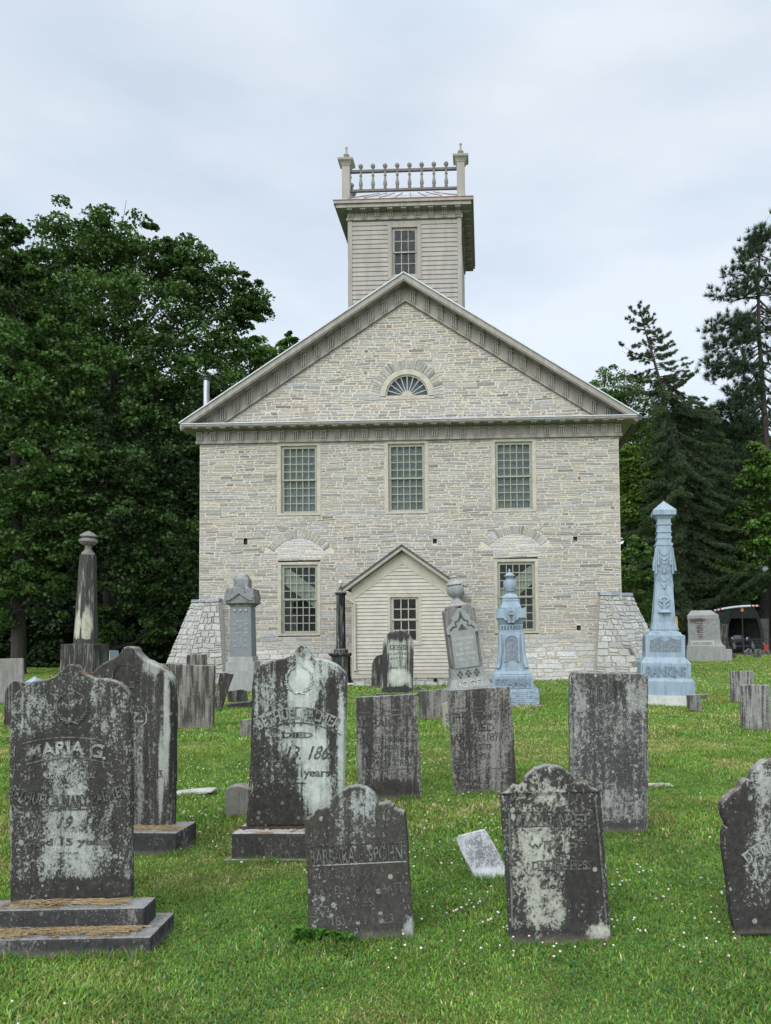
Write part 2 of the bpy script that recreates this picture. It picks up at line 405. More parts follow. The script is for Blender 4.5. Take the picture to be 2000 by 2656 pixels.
# voussoirs of the fan window and of the two relieving arches
def voussoirs(cx, cz, r0, r1, a0, a1, n):
    k = a0; da = (a1-a0)/n
    for i in range(n):
        w = da*random.uniform(.75, 1.25) if i < n-1 else a1-k
        e = .09*da; p, q = k+e, min(k+w-e, a1)
        f = lambda a, r, h: (cx+math.cos(a)*r, -h, cz+math.sin(a)*r)
        ro = r1+random.uniform(-.03, .03); g = random.uniform(.014, .03)
        base = [f(q, r0+.01, 0), f(p, r0+.01, 0), f(p, ro, 0), f(q, ro, 0)]; top = [f(q-.01, r0+.018, g), f(p+.01, r0+.018, g), f(p+.01, ro-.01, g), f(q-.01, ro-.01, g)]
        t = stone_tint(0)
        wall.add(base+top, [(4, 5, 6, 7), (0, 1, 5, 4), (1, 2, 6, 5), (2, 3, 7, 6), (3, 0, 4, 7)], 0, tuple(x*1.06 for x in t)); k += w
voussoirs(FXC, FZC, FR+.01, FRO, -.1, math.pi+.1, 34)
for (cx, cz, r, ro, c, zt) in arches:
    a = math.acos(min(1, c/r)); voussoirs(cx, cz, r+.01, ro, a-.12, math.pi-a+.12, 19)
for (px, pz) in putlog: wall.box(px-PL, px+PL, .12, .14, pz-PL, pz+PL, 3)
# side and rear walls, and a backing sheet painted dark as the unlit room
wall.face([(XL, 17, -.1), (XL, 0, -.1), (XL, 0, Z_FR+.6), (XL, 17, Z_FR+.6)], 1); wall.face([(XR, 0, -.1), (XR, 17, -.1), (XR, 17, Z_FR+.6), (XR, 0, Z_FR+.6)], 1)
wall.face([(XR, 17, -.1), (XL, 17, -.1), (XL, 17, Z_FR+.6), (XR, 17, Z_FR+.6)], 1)
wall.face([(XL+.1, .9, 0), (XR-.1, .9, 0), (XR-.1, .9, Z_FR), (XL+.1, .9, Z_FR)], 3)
wall.build('wall', [M['stone'], M['mortar'], M['mortar_low'], M['room']], church)
# ---- corner buttresses
def bilerp(A, B, C, D):
    A, B, C, D = map(Vector, (A, B, C, D)); n = (B-A).cross(D-A).normalized()
    def f(u, v, h):
        p = (A*(1-u)+B*u)*(1-v) + (D*(1-u)+C*u)*v; return tuple(p + n*h)
    return f, (B-A).length, (D-A).length
def stone_quad(mb, A, B, C, D, hr=(.17, .32), lr=(.26, .7), low=.6, stain=None):
    f, w, h = bilerp(A, B, C, D); [mb.face([f(i/6, j/6, -.025), f((i+1)/6, j/6, -.025), f((i+1)/6, (j+1)/6, -.025), f(i/6, (j+1)/6, -.025)], 1) for i in range(6) for j in range(6)]
    k0 = len(mb.t); c0 = len(mb.v)
    rubble(mb, lambda u, v, g: f(u/w, v/h+.02*math.sin(u*7+v*3)/h, g), lambda z, a, b: [(0.0, w)], 0.0, h, (hr[0]/1.67, hr[1]/1.67), lr, low)
    if stain:
        for i in range(k0, len(mb.t), 5):
            p = Vector(mb.v[mb.f[i][0]])-A_ if 0 else Vector(mb.v[mb.f[i][0]])-Vector(A); u = p.dot((Vector(B)-Vector(A)).normalized())/w; v = p.dot((Vector(D)-Vector(A)).normalized())/h
            if random.random() < stain(u, v): 
                q = random.uniform(.22, .55)
                for j in range(5): mb.t[i+j] = tuple(a*q for a in mb.t[i+j])
def bpt(px, py, d): x, z = facs(px, py, d); return (x, d, z)
def gnd(p, q):      # run the line q -> p down to the ground
    p, q = Vector(p), Vector(q); t = (p.z+.05)/(q.z-p.z); r = p - (q-p)*t; return tuple(r)
for side in (0, 1):
    b = MB()
    if side == 0:
        c = lambda x, y, d: bpt(420+x/7.573, 1520+y/7.573, d)
        rt, rb = c(850, 330, -.35), c(560, 1350, -.35); st, sb = c(575, 335, .55), c(80, 1520, .9); it, ib = c(1120, 315, -.35), c(1205, 1600, -.35)
    else:
        c = lambda x, y, d: bpt(1500+x/7.573, 1500+y/7.573, d)
        rt, rb = c(660, 350, -.35), c(1080, 1430, -.35); st, sb = c(1075, 355, .55), c(1330, 880, .75); it, ib = c(430, 340, -.35), c(360, 1500, -.35)
    rb, sb, ib = gnd(rb, rt), gnd(sb, st), gnd(ib, it)
    zt = max(rt[2], st[2], it[2]); back = (it[0], 0.0, it[2])
    if side == 0: stone_quad(b, rb, ib, it, rt, stain=lambda u, v: .35*max(0, .45-u)); stone_quad(b, sb, rb, rt, st)
    else: stone_quad(b, ib, rb, rt, it, stain=lambda u, v: .9*max(0, u-.45)*(1.3-v)); stone_quad(b, rb, sb, st, rt)
    b.face([ib, (ib[0], .05, ib[2]), (it[0], .05, it[2]), it] if side == 0 else [(ib[0], .05, ib[2]), ib, it, (it[0], .05, it[2])], 0, (1.45, 1.45, 1.5))
    # weathering cap of slate
    q = [rt, it, (it[0], .02, it[2]), (st[0], .6, st[2]), st]
    lo = [(x, y-.03, zz+.02) for x, y, zz in q]; hi = [(x*.97+.03*XM if 0 else x, y+.03, zz+.13) for x, y, zz in q]
    n = len(q); fs = [tuple(range(n, 2*n)), tuple(range(n))[::-1]] + [(i, (i+1) % n, n+(i+1) % n, n+i) for i in range(n)]
    b.add(lo+hi, fs, 2, (1, 1, 1))
    b.build('buttress', [M['stone'], M['mortar_low'], M['slate']], church)
# ---- horizontal entablature: frieze with triglyphs, soffit with mutules, corona, slate weathering
e = MB(); fx0, fx1 = XL-.09, XR+.09; NT_ = 31
Z_SO = Z_CO-.13-.0                                     # soffit
e.box(fx0, fx1, -.08, .02, Z_FR+.10, Z_SO)             # frieze board
e.box(fx0-.03, fx1+.03, -.115, .02, Z_FR, Z_FR+.10)     # taenia
e.box(fx0-.02, fx1+.02, -.11, .02, Z_SO-.07, Z_SO-.001)
def triglyph(mb, xc, zf, z0, z1, d, w=.19):
    f = lambda x, y, z: (x, y, z+zf(x))
    mb.box(xc-w/2+.01, xc+w/2-.01, d-.008, d, z0, z1, 0, fn=f)
    for k in (-1, 0, 1): mb.box(xc+k*w*.40-w*.12, xc+k*w*.40+w*.12, d-.085, d-.008, z0+.0, z1-.05, 0, fn=f)
    mb.box(xc-w/2-.02, xc+w/2+.02, d-.10, d-.008, z1-.05, z1, 0, fn=f)
    for k in range(5): mb.box(xc-w/2+w*(k+.15)/5, xc-w/2+w*(k+.85)/5, d-.055, d-.036, z0-.075, z0-.045, 0, fn=f)
    mb.box(xc-w/2-.02, xc+w/2+.02, d-.06, d-.036, z0-.045, z0-.012, 0, fn=f)
zero = lambda x: 0.0
for i in range(NT_):
    xc = fx0+.12+(fx1-fx0-.24)*i/(NT_-1)
    triglyph(e, xc, zero, Z_FR+.10, Z_SO-.07, -.08)
    e.box(xc-.105, xc+.105, -.57, -.16, Z_SO-.035, Z_SO)
e.build('frieze', M['trim'], church)
e = MB(); e.box(TXL+.10, TXR-.10, -.60, .02, Z_SO, Z_CO-.035); e.box(TXL+.07, TXR-.07, -.63, -.601, Z_SO+.03, Z_CO-.035); e.build('cornice', M['trim'], church)
e = MB(); e.box(TXL+.05, TXR-.05, -.66, .0, Z_CO-.034, Z_CO-.004, 0)
for i in range(44):                                     # slates of the little weathering roof
    a = TXL+.06+(TXR-TXL-.12)*i/44; b = a+(TXR-TXL-.12)/44-.006; g = random.uniform(-.004, .004)
    e.add([(a, -.64, Z_CO+g), (b, -.64, Z_CO+g), (b, -.05, Z_CO+.155), (a, -.05, Z_CO+.155), (a, -.64, Z_CO-.003), (b, -.64, Z_CO-.003)], [(0, 1, 2, 3), (4, 5, 1, 0)], 1, (1, 1, 1))
e.build('cornice_slates', [M['metal_edge'], M['slate']], church)
# ---- raking cornice, frieze and the roof
def rakebox(mb, x0, x1, d0, d1, zf, o0, o1, m=0):
    V = [(x, d, zf(x)+o) for (x, d, o) in ((x0, d0, o0), (x1, d0, o0), (x1, d1, o0), (x0, d1, o0), (x0, d0, o1), (x1, d0, o1), (x1, d1, o1), (x0, d1, o1))]
    mb.add(V, [(0, 3, 2, 1), (4, 5, 6, 7), (0, 1, 5, 4), (1, 2, 6, 5), (2, 3, 7, 6), (3, 0, 4, 7)], m)
eps = 1e-4
rk = MB()
for (x0, x1) in ((TXL, XA-eps), (XA+eps, TXR)):
    rakebox(rk, x0, x1, -.60, -.5, ztop, -.24, -.035)
    rakebox(rk, x0, x1, -.57, -.48, ztop, -.285, -.24)
    rakebox(rk, x0, x1, -.5, .0, ztop, -.235, -.06)
rk.build('raking_cornice', M['trim'], church)
rf = MB(); FB = Z_IN
FT = Z_AP-.235                                          # underside of the rake at the apex (offset -.235)
for (x0, x1) in ((XL-.09, XA-eps), (XA+eps, XR+.09)):
    rakebox(rf, x0, x1, -.08, .02, zin, .09, Z_AP-Z_IN-.235); rakebox(rf, x0, x1, -.115, .02, zin, 0, .09)
    rakebox(rf, x0, x1, -.11, .02, zin, Z_AP-Z_IN-.30, Z_AP-Z_IN-.236)
n = 15
for i in range(n):
    for sgn in (-1, 1):
        L = (XA-XL) if sgn < 0 else (XR-XA); xc = XA+sgn*(.27+(L-.35)*i/(n-.35))
        if zin(xc)+.25 < Z_CO: continue
        triglyph(rf, xc, zin, .09, Z_AP-Z_IN-.30, -.08, .18)
        if zin(xc) > Z_CO-.5: rakebox(rf, xc-.1, xc+.1, -.47, -.14, ztop, -.27, -.237)
rf.build('raking_frieze', M['trim'], church)
ed = MB(); ro = MB()
for (x0, x1) in ((TXL-.03, XA), (XA, TXR+.03)):
    rakebox(ed, x0, x1, -.65, -.601, ztop, -.034, .012)
    rakebox(ro, x0, x1, -.60, 17.4, ztop, -.03, .03)
ed.build('roof_edge', M['metal_edge'], church)
ro.build('roof', M['roof'], church)
sf = MB(); sf.box(XR+.0, TXR-.02, -.45, 17, Z_SO+.02, Z_SO+.05); sf.box(TXL+.02, XL, -.45, 17, Z_SO+.02, Z_SO+.05); sf.build('eave_soffit', M['trim'], church)
g = MB(); g.tube([(TXR+.05, -.60, TZR-.13), (TXR+.05, 17.2, TZR-.16)], .115, 12); g.build('gutter', M['gutter'], church, smooth=40)
# stovepipe through the left roof slope
px0, pz0 = facs(535.5, 975, 5.0); px1, pz1 = facs(535.5, 1048, 5.0)
pr = facs(543, 1000, 5)[0]-facs(535.5, 1000, 5)[0]
p = MB(); p.lathe([(pr, ztop(px0)-.4), (pr, pz0-.22), (pr*.8, pz0-.22)], 18, (px0, 5.0, 0)); sp = p.build('stovepipe', M['steel'], church, smooth=40)
p = MB(); p.lathe([(pr*1.05, pz0-.21), (pr*1.28, pz0-.19), (pr*1.28, pz0-.13), (pr*.9, pz0-.12), (pr*.9, pz0-.07), (pr*1.25, pz0-.06), (pr*1.25, pz0-.02), (pr*.6, pz0+.01)], 18, (px0, 5.0, 0)); p.build('pipe_cap', M['gutter'], sp, smooth=40)
# ---- windows
def sash_bars(mb, x0, x1, z0, z1, nx, nz, d, w=.030, b=.055, bb=None):
    bb = bb or b
    mb.box(x0-b, x0, d-.02, d+.02, z0-bb, z1+b); mb.box(x1, x1+b, d-.02, d+.02, z0-bb, z1+b)
    mb.box(x0, x1, d-.02, d+.02, z0-bb, z0); mb.box(x0, x1, d-.02, d+.02, z1, z1+b)
    for i in range(1, nx): xc = x0+(x1-x0)*i/nx; mb.box(xc-w/2, xc+w/2, d-.014, d+.014, z0, z1)
    for i in range(1, nz): zc = z0+(z1-z0)*i/nz; mb.box(x0, x1, d-.011, d+.011, zc-w/2, zc+w/2)
def window(parent, gx0, gx1, gz0, gz1, nx, nt, nb, trim, sash, d0=0.0, side=.13, top=.10, foot=.08, meet=.035, blind=True, name='window', sill=False):
    zm = gz0+(gz1-gz0)*nb/(nt+nb); b, bb, j = .055, .075, .045
    ix0, ix1, iz0, iz1 = gx0-b-j, gx1+b+j, gz0-bb-.01, gz1+b+j
    f = MB(); ex0, ex1, ez0, ez1 = ix0-side, ix1+side, iz0-foot, iz1+top
    f.box(ex0, ix0, d0-.025, d0+.16, ez0, ez1); f.box(ix1, ex1, d0-.025, d0+.16, ez0, ez1)
    f.box(ix0, ix1, d0-.028, d0+.16, iz1, ez1); f.box(ix0, ix1, d0-.022, d0+.16, ez0, iz0)
    if sill: f.box(ex0-.02, ex1+.02, d0-.05, d0-.026, ez0-.04, ez0+.03)
    w = f.build(name, trim, parent)
    s = MB(); sash_bars(s, gx0, gx1, zm+meet/2, gz1, nx, nt, d0+.07, b=b); sash_bars(s, gx0, gx1, gz0, zm-meet/2, nx, nb, d0+.105, b=b, bb=bb)
    s.box(ix0, gx0-b, d0+.05, d0+.15, iz0, iz1); s.box(gx1+b, ix1, d0+.05, d0+.15, iz0, iz1); s.box(gx0-b, gx1+b, d0+.05, d0+.15, gz1+b, iz1)
    s.build('sash', sash, w)
    g = MB(); g.face([(gx0-.02, d0+.072, zm), (gx1+.02, d0+.072, zm), (gx1+.02, d0+.072, gz1+.02), (gx0-.02, d0+.072, gz1+.02)])
    g.face([(gx0-.02, d0+.107, gz0-.02), (gx1+.02, d0+.107, gz0-.02), (gx1+.02, d0+.107, zm), (gx0-.02, d0+.107, zm)]); g.build('pane', M['glass'], w)
    if blind: q = MB(); q.face([(ix0, d0+.2, iz0), (ix1, d0+.2, iz0), (ix1, d0+.2, iz1), (ix0, d0+.2, iz1)]); q.build('blind', M['blind'], w)
    return w
for a, b in WIN_U: window(church, a, b, UZ0, UZ1, 5, 4, 4, M['trim_lt'], M['sash'], top=.12)
for k, (a, b) in enumerate(WIN_L):
    w = window(church, a, b, LZ0, LZ1, 5, 4, 4, M['trim_lt'], M['sash'], side=.11, blind=False)
    m = MB(); xm = (a+b)/2; zc = LZ0+1.62-(.0 if k == 0 else .08); s = -1 if k == 0 else 1
    m.box(-1.6, 1.6, .16, .26, -.30, .26, fn=lambda x, y, z: (xm+x*.79-s*z*.61, y, zc+z*.79+s*x*.61)); m.build('stair_underside', M['stair'], w)
# fan window
fw = MB(); nseg = 40
def ringf(mb, r0, r1, d0, d1, z_low, cx=FXC, cz=FZC, m=0):
    A = [math.pi*i/nseg for i in range(nseg+1)]
    for i in range(nseg):
        for (d, ra, rb, rev) in ((d0, r0, r1, 0), ):
            q = [(cx+ra*math.cos(A[i]), d, cz+ra*math.sin(A[i])), (cx+rb*math.cos(A[i]), d, cz+rb*math.sin(A[i])), (cx+rb*math.cos(A[i+1]), d, cz+rb*math.sin(A[i+1])), (cx+ra*math.cos(A[i+1]), d, cz+ra*math.sin(A[i+1]))]
            mb.face(q[::-1], m)
        for r in (r0, r1): mb.face([(cx+r*math.cos(A[i]), d0, cz+r*math.sin(A[i])), (cx+r*math.cos(A[i+1]), d0, cz+r*math.sin(A[i+1])), (cx+r*math.cos(A[i+1]), d1, cz+r*math.sin(A[i+1])), (cx+r*math.cos(A[i]), d1, cz+r*math.sin(A[i]))], m)
GR = FR*.755
ringf(fw, GR+.055, FR, -.02, .16, 0); fw.box(FXC-FR, FXC+FR, -.022, .16, FZC-.115, FZC-.03)
fwo = fw.build('fan_window', M['trim_lt'], church)
s = MB(); ringf(s, GR, GR+.055, .04, .12, 0); s.box(FXC-GR-.055, FXC+GR+.055, .038, .12, FZC-.03, FZC+.035); ringf(s, .01, .20, .03, .12, 0)
for i in range(1, 10):
    a = math.pi*(i)/10; c, q = math.cos(a), math.sin(a); w = .014
    s.add([(FXC+c*.19-q*w, y, FZC+q*.19+c*w) for y in (.05, .1)] + [(FXC+c*.19+q*w, y, FZC+q*.19-c*w) for y in (.05, .1)] + [(FXC+c*(GR+.01)-q*w, y, FZC+q*(GR+.01)+c*w) for y in (.05, .1)] + [(FXC+c*(GR+.01)+q*w, y, FZC+q*(GR+.01)-c*w) for y in (.05, .1)],
          [(0, 2, 6, 4), (0, 4, 5, 1), (2, 3, 7, 6)])
s.build('sash', M['trim_lt'], fwo)
g = MB(); g.face([(FXC+GR*math.cos(math.pi*i/24), .09, FZC+GR*math.sin(math.pi*i/24)) for i in range(25)][::-1]); g.build('pane', M['glass'], fwo)
g = MB(); g.box(FXC-FR, FXC+FR, .3, .31, FZC-.1, FZC+FR); g.build('blind', plain('attic_dark', (.10, .13, .165), .9), fwo)
# ---- tower
TD = 1.0                                               # distance of the tower front behind the church front
tc = lambda x, y, d=TD: facs(800+x/3.332, 350+y/3.332, d)
tx0, tz_t = tc(348, 700); tx1, _ = tc(1314, 660)
tz0 = Z_AP-3.6; TZF = (tc(343, 748)[1]+tc(1312, 708)[1])/2; TZS = (tc(343, 650)[1]+tc(1312, 620)[1])/2
tcx = (tx0+tx1)/2; tw = tx1-tx0; TDP = tw*1.0
wx0, wz1 = tc(742, 824); wx1, _ = tc(920, 820); _, wz0 = tc(830, 1192)
t = MB()
def siding(mb, ivals, z0, z1, d, pitch, m=0, out=.030, gap=.016):
    z = z0
    while z < z1-.01:
        zz = min(z+pitch, z1); 
        for a, b in ivals((z+zz)/2, z, zz):
            j = random.uniform(-.002, .002)
            g = z+gap; mb.face([(a, d-out+j, g), (b, d-out+j, g), (b, d-.006, zz), (a, d-.006, zz)], m); mb.face([(a, d+.05, g), (b, d+.05, g), (b, d-out+j, g), (a, d-out+j, g)], m); mb.face([(a, d+.04, z-.01), (b, d+.04, z-.01), (b, d+.04, zz), (a, d+.04, zz)], m)
        z = zz
hx0, hx1, hz0, hz1 = wx0-.30, wx1+.30, wz0-.25, wz1+.28
def tiv(z, a, b):
    iv = [(tx0+.13, tx1-.13)]
    return cut(iv, hx0+.12, hx1-.12) if b > wz0-.06 and a < wz1+.11 else iv
siding(t, tiv, tz0, TZF, TD, .178, out=.024, gap=.017)
for (x, n_) in ((tx0, -1), (tx1, 1)): t.face([(x, TD, tz0), (x, TD+TDP, tz0), (x, TD+TDP, TZS+.3), (x, TD, TZS+.3)][::n_])
z = tz0
while z < TZS:                                          # rear wall, open at its own window
    iv = [(tx0, tx1)]
    if wz0-.1 < z < wz1: iv = cut(iv, wx0, wx1)
    for a, b in iv: t.face([(b, TD+TDP, z), (a, TD+TDP, z), (a, TD+TDP, z+.1), (b, TD+TDP, z+.1)])
    z += .1
t.face([(tx0, TD, TZS+.1), (tx1, TD, TZS+.1), (tx1, TD+TDP, TZS+.1), (tx0, TD+TDP, TZS+.1)], 1)
t.build('tower', [M['siding_t'], M['room']], church)
t = MB()
for (a, b) in ((tx0-.03, tx0+.13), (tx1-.13, tx1+.03)): t.box(a, b, TD-.035, TD+.16, tz0, TZF)
for (a, b) in ((tx0-.03, tx0+.13), (tx1-.13, tx1+.03)): t.box(a, b, TD+TDP-.16, TD+TDP+.03, tz0, TZF)
t.build('corner_boards', M['trim'], church)
t = MB(); t.box(tx0-.05, tx1+.05, TD-.05, TD+TDP+.05, TZF+.06, TZS+.12); t.box(tx0-.08, tx1+.08, TD-.08, TD+TDP+.08, TZF-.03, TZF+.06)
for i in range(9): triglyph(t, tx0+.09+(tw-.18)*i/8, zero, TZF+.06, TZS-.02, TD-.05, .17)
for i in range(9):
    y = TD+.09+(TDP-.18)*i/8
    for k in (-1, 0, 1): t.box(tx1+.05, tx1+.085, y+k*.06-.02, y+k*.06+.02, TZF+.08, TZS-.06)
t.build('tower_frieze', M['trim'], church)
cx0, cz = tc(217, 548, TD-.62); cx1, cz2 = tc(1428, 503, TD-.62); cz = (cz+cz2)/2; ov = (cx1-cx0)/2-tw/2
ZSF = cz-.26                                            # tower soffit
t = MB(); y0, y1 = TD-ov, TD+TDP+ov; x0, x1 = tcx-tw/2-ov, tcx+tw/2+ov
t.box(x0+.07, x1-.07, y0+.07, y1-.07, ZSF, cz-.13); t.box(x0, x1, y0, y1, cz-.129, cz-.02)
for i in range(9):
    q = tx0+.09+(tw-.18)*i/8; t.box(q-.10, q+.10, y0+.12, TD-.1, ZSF-.05, ZSF-.001)
    q = TD+.09+(TDP-.18)*i/8; t.box(tx1+.1, x1-.12, q-.10, q+.10, ZSF-.05, ZSF-.001)
t.box(tx0-.05, tx1+.05, TD-.05, TD+TDP+.05, TZS+.12, ZSF)
t.build('tower_cornice', M['trim'], church)
t = MB(); hh = .98; r_ = 1.35
A = [(x0-.02, y0-.02, cz-.019), (x1+.02, y0-.02, cz-.019), (x1+.02, y1+.02, cz-.019), (x0-.02, y1+.02, cz-.019)]; B = [(p[0], p[1], cz+.012) for p in A]
Tt = [(tcx-r_, TD+TDP/2-r_, cz+hh), (tcx+r_, TD+TDP/2-r_, cz+hh), (tcx+r_, TD+TDP/2+r_, cz+hh), (tcx-r_, TD+TDP/2+r_, cz+hh)]
t.add(A+B, [(0, 1, 5, 4), (1, 2, 6, 5), (2, 3, 7, 6), (3, 0, 4, 7), (3, 2, 1, 0)], 1); t.add(B+Tt, [(0, 1, 5, 4), (1, 2, 6, 5), (2, 3, 7, 6), (3, 0, 4, 7), (4, 5, 6, 7)], 0)
for i in range(1, 9):                                   # standing seams
    u = i/9; p, q = Vector(B[0]).lerp(Vector(B[1]), u), Vector(Tt[0]).lerp(Vector(Tt[1]), u)
    t.tube([p+Vector((0, 0, .015)), q+Vector((0, 0, .015))], .014, 4, 1)
t.build('tower_roof', [M['copper'], M['copper_red']], church)
window(church, wx0, wx1, wz0, wz1, 3, 2, 2, M['trim'], M['trim'], TD, side=.15, top=.20, foot=.16, meet=.05, blind=False)
# balustrade on the tower roof
pl0, pzt = tc(329, 252, TD-.3); pl1, pzt2 = tc(1316, 215, TD-.3); pzb = cz+.0
pzt = (pzt+pzt2)/2; pw = .30; by0, by1 = TD-.3, TD+TDP+.3
for (x, y) in ((pl0, by0), (pl1, by0), (pl0, by1), (pl1, by1)):
    b = MB(); b.box(x-pw/2, x+pw/2, y-pw/2, y+pw/2, pzb, pzt, bev=.008)
    b.lathe([(pw*.56, pzt-.16), (pw*.60, pzt-.12), (pw*.72, pzt-.06), (pw*.95, pzt+.0), (pw*.98, pzt+.07), (pw*.95, pzt+.08), (pw*.25, pzt+.12)], sq=True, c=(x, y, 0))
    po = b.build('balustrade_post', M['trim'], church)
    f = MB(); f.lathe([(.10, 0), (.085, .05), (.045, .08), (.05, .12), (.09, .16), (.115, .20), (.10, .235), (.055, .27), (.045, .32), (.038, .42), (.03, .45), (.05, .48), (.055, .51), (.03, .545), (.004, .55)], 16, (x, y, pzt+.11)); f.build('finial', M['trim'], po, smooth=50)
rz1 = (tc(360, 322, by0)[1]+tc(1283, 291, by0)[1])/2; rz0 = (tc(365, 489, by0)[1]+tc(1283, 459, by0)[1])/2
for (a, b_) in (((pl0, by0), (pl1, by0)), ((pl0, by1), (pl1, by1)), ((pl0, by0), (pl0, by1)), ((pl1, by0), (pl1, by1))):
    r = MB(); dx, dy = b_[0]-a[0], b_[1]-a[1]; L = math.hypot(dx, dy); ux, uy = dx/L, dy/L
    fn = lambda s, w, z, a=a, ux=ux, uy=uy: (a[0]+ux*s-uy*w, a[1]+uy*s+ux*w, z)
    r.box(pw/2, L-pw/2, -.05, .05, rz1-.045, rz1+.045, fn=fn); r.box(pw/2, L-pw/2, -.05, .05, rz0-.04, rz0+.04, fn=fn)
    r.build('balustrade_rail', M['rail'], church)
bp = [(.062, 0), (.062, .03), (.045, .05), (.066, .09), (.045, .13), (.052, .17), (.072, .20), (.072, .36), (.05, .40), (.058, .44), (.048, .46), (.036, .62), (.046, .66), (.062, .68), (.045, .71), (.045, .80), (.05, .84)]
H = rz1-rz0; bal0 = None
for i in range(8):
    u = (453+105.3*i-329)/(1316-329)
    if bal0 is None:
        b = MB(); b.lathe([(r, z/.84*(H-.09)+.04) for r, z in bp] + [(.05, H), (.04, H+.05), (.05, H+.08), (.035, H+.10), (.06, H+.13), (.085, H+.17), (.09, H+.20), (.08, H+.245), (.05, H+.28), (.003, H+.29)], 12)
        bal0 = b.build('baluster', plain('baluster_paint', (.17, .152, .135), .6, .15, 9), church, smooth=50); o = bal0
    else: o = bal0.copy(); COL.objects.link(o); o.parent = church
    o.location = (pl0+(pl1-pl0)*u, by0, rz0)
for i in range(8):
    for x in (pl0, pl1):
        o = bal0.copy(); COL.objects.link(o); o.parent = church; o.location = (x, by0+(by1-by0)*(i+1.2)/9.4, rz0)
# ------------------------------------------------------------------ clapboard porch against the church wall
porch = empty('clapboard_porch', (0, DCH, 0), -YAW)
tag(porch, 'small beige clapboard gabled porch with one window built against the stone church', 'porch')
PD = -2.3
pc = lambda x, y, d=PD: facs(860+x/4.9, 1390+y/4.9, d)
px0, pzb = pc(268, 1813); pcx = pc(905, 400)[0]; px1 = 2*pcx-px0
_, pza = pc(905, 118, PD-.3)                            # roof apex, front edge
ptl, pzl = pc(150, 660, PD-.3); psl = (pza-pzl)/(pcx-ptl); ptr = 2*pcx-ptl
_, pzi = pc(910, 358)                                   # foot of the rake board at the apex
pzr = lambda x: pza-psl*abs(x-pcx); pin = lambda x: pzi-psl*abs(x-pcx)
gx0, gz1 = pc(785, 806); gx1, gz0 = pc(1072, 1320)
def piv(z, a, b):
    w0 = max(px0+.10, pcx-(pzi-a)/psl); w1 = min(px1-.10, pcx+(pzi-a)/psl)
    iv = [(w0, w1)] if w1 > w0 else []
    return cut(iv, gx0-.16, gx1+.16) if b > gz0-.03 and a < gz1+.04 else iv
s = MB(); siding(s, piv, pzb+.13, pzi, PD, .1195)
for x, n_ in ((px0, -1), (px1, 1)): s.face([(x, PD, pzb), (x, -.03, pzb), (x, -.03, pzr(x)-.15), (x, PD, pzr(x)-.15)][::n_])
s.face([(px0+.05, -.3, 0), (px1-.05, -.3, 0), (px1-.05, -.3, 3), (px0+.05, -.3, 3)], 1); s.face([(px0+.15, PD+1.0, 0), (px1-.15, PD+1.0, 0), (px1-.15, PD+1.0, 2.6), (px0+.15, PD+1.0, 2.6)], 1)  # black backing sheets painted as the unlit inside of the porch
s.build('wall', [M['porch'], M['black']], porch)
s = MB(); s.box(px0-.02, px0+.10, PD-.03, PD+.1, pzb, pin(px0)+.3); s.box(px1-.10, px1+.02, PD-.03, PD+.1, pzb, pin(px1)+.3)
s.box(px0+.10, px1-.10, PD-.028, PD+.1, pzb, pzb+.13)
for a, b in ((px0-.02, pcx-eps), (pcx+eps, px1+.02)): rakebox(s, a, b, PD-.033, PD+.1, pin, 0, pza-pzi-.16)
s.build('corner_and_rake_boards', M['porch_tr'], porch)
s = MB()
for a, b in ((ptl, pcx-eps), (pcx+eps, ptr)):
    rakebox(s, a, b, PD-.29, PD-.2, pzr, -.13, -.03); rakebox(s, a, b, PD-.26, PD-.19, pzr, -.16, -.13); rakebox(s, a, b, PD-.2, PD+.02, pzr, -.125, -.04)
s.build('fascia', M['porch_tr'], porch)
s = MB()
for a, b in ((ptl-.03, pcx), (pcx, ptr+.03)): rakebox(s, a, b, PD-.33, -.03, pzr, -.03, .035)
s.build('roof', M['roof'], porch)
window(porch, gx0, gx1, gz0, gz1, 3, 2, 2, M['porch_tr'], M['porch_tr'], PD, side=.085, top=.06, foot=.05, meet=.045, blind=False, sill=True)
s = MB(); rubble(s, lambda u, v, h: (u, PD+.02-h, v), lambda z, a, b: [(px0+.03, px1-.03)], -.03, pzb, (.10, .14), (.2, .5), .6); s.box(px0+.02, px1-.02, PD+.02, -.03, -.05, pzb)
hx, hz = pc(1320, 1832); hole = MB(); hole.tube([(hx, PD+.015, max(hz, .07)), (hx, PD-.035, max(hz, .07))], .062, 14)
s.build('foundation', [M['stone'], M['mortar_low']], porch); hole.build('drain_hole', M['black'], porch)
s = MB(); dx, _ = pc(300, 860); dxx, dz = pc(180, 792, PD-.1); _, dz2 = pc(300, 858); _, dz3 = pc(318, 1680)
s.tube([(dxx, PD-.1, dz), (dx-.02, PD-.09, dz2+.02), (dx, PD-.08, dz2-.1), (dx, PD-.08, dz3+.02), (dx+.03, PD-.16, dz3-.10)], .042, 8)
s.build('downspout', M['porch_tr'], porch, smooth=40)
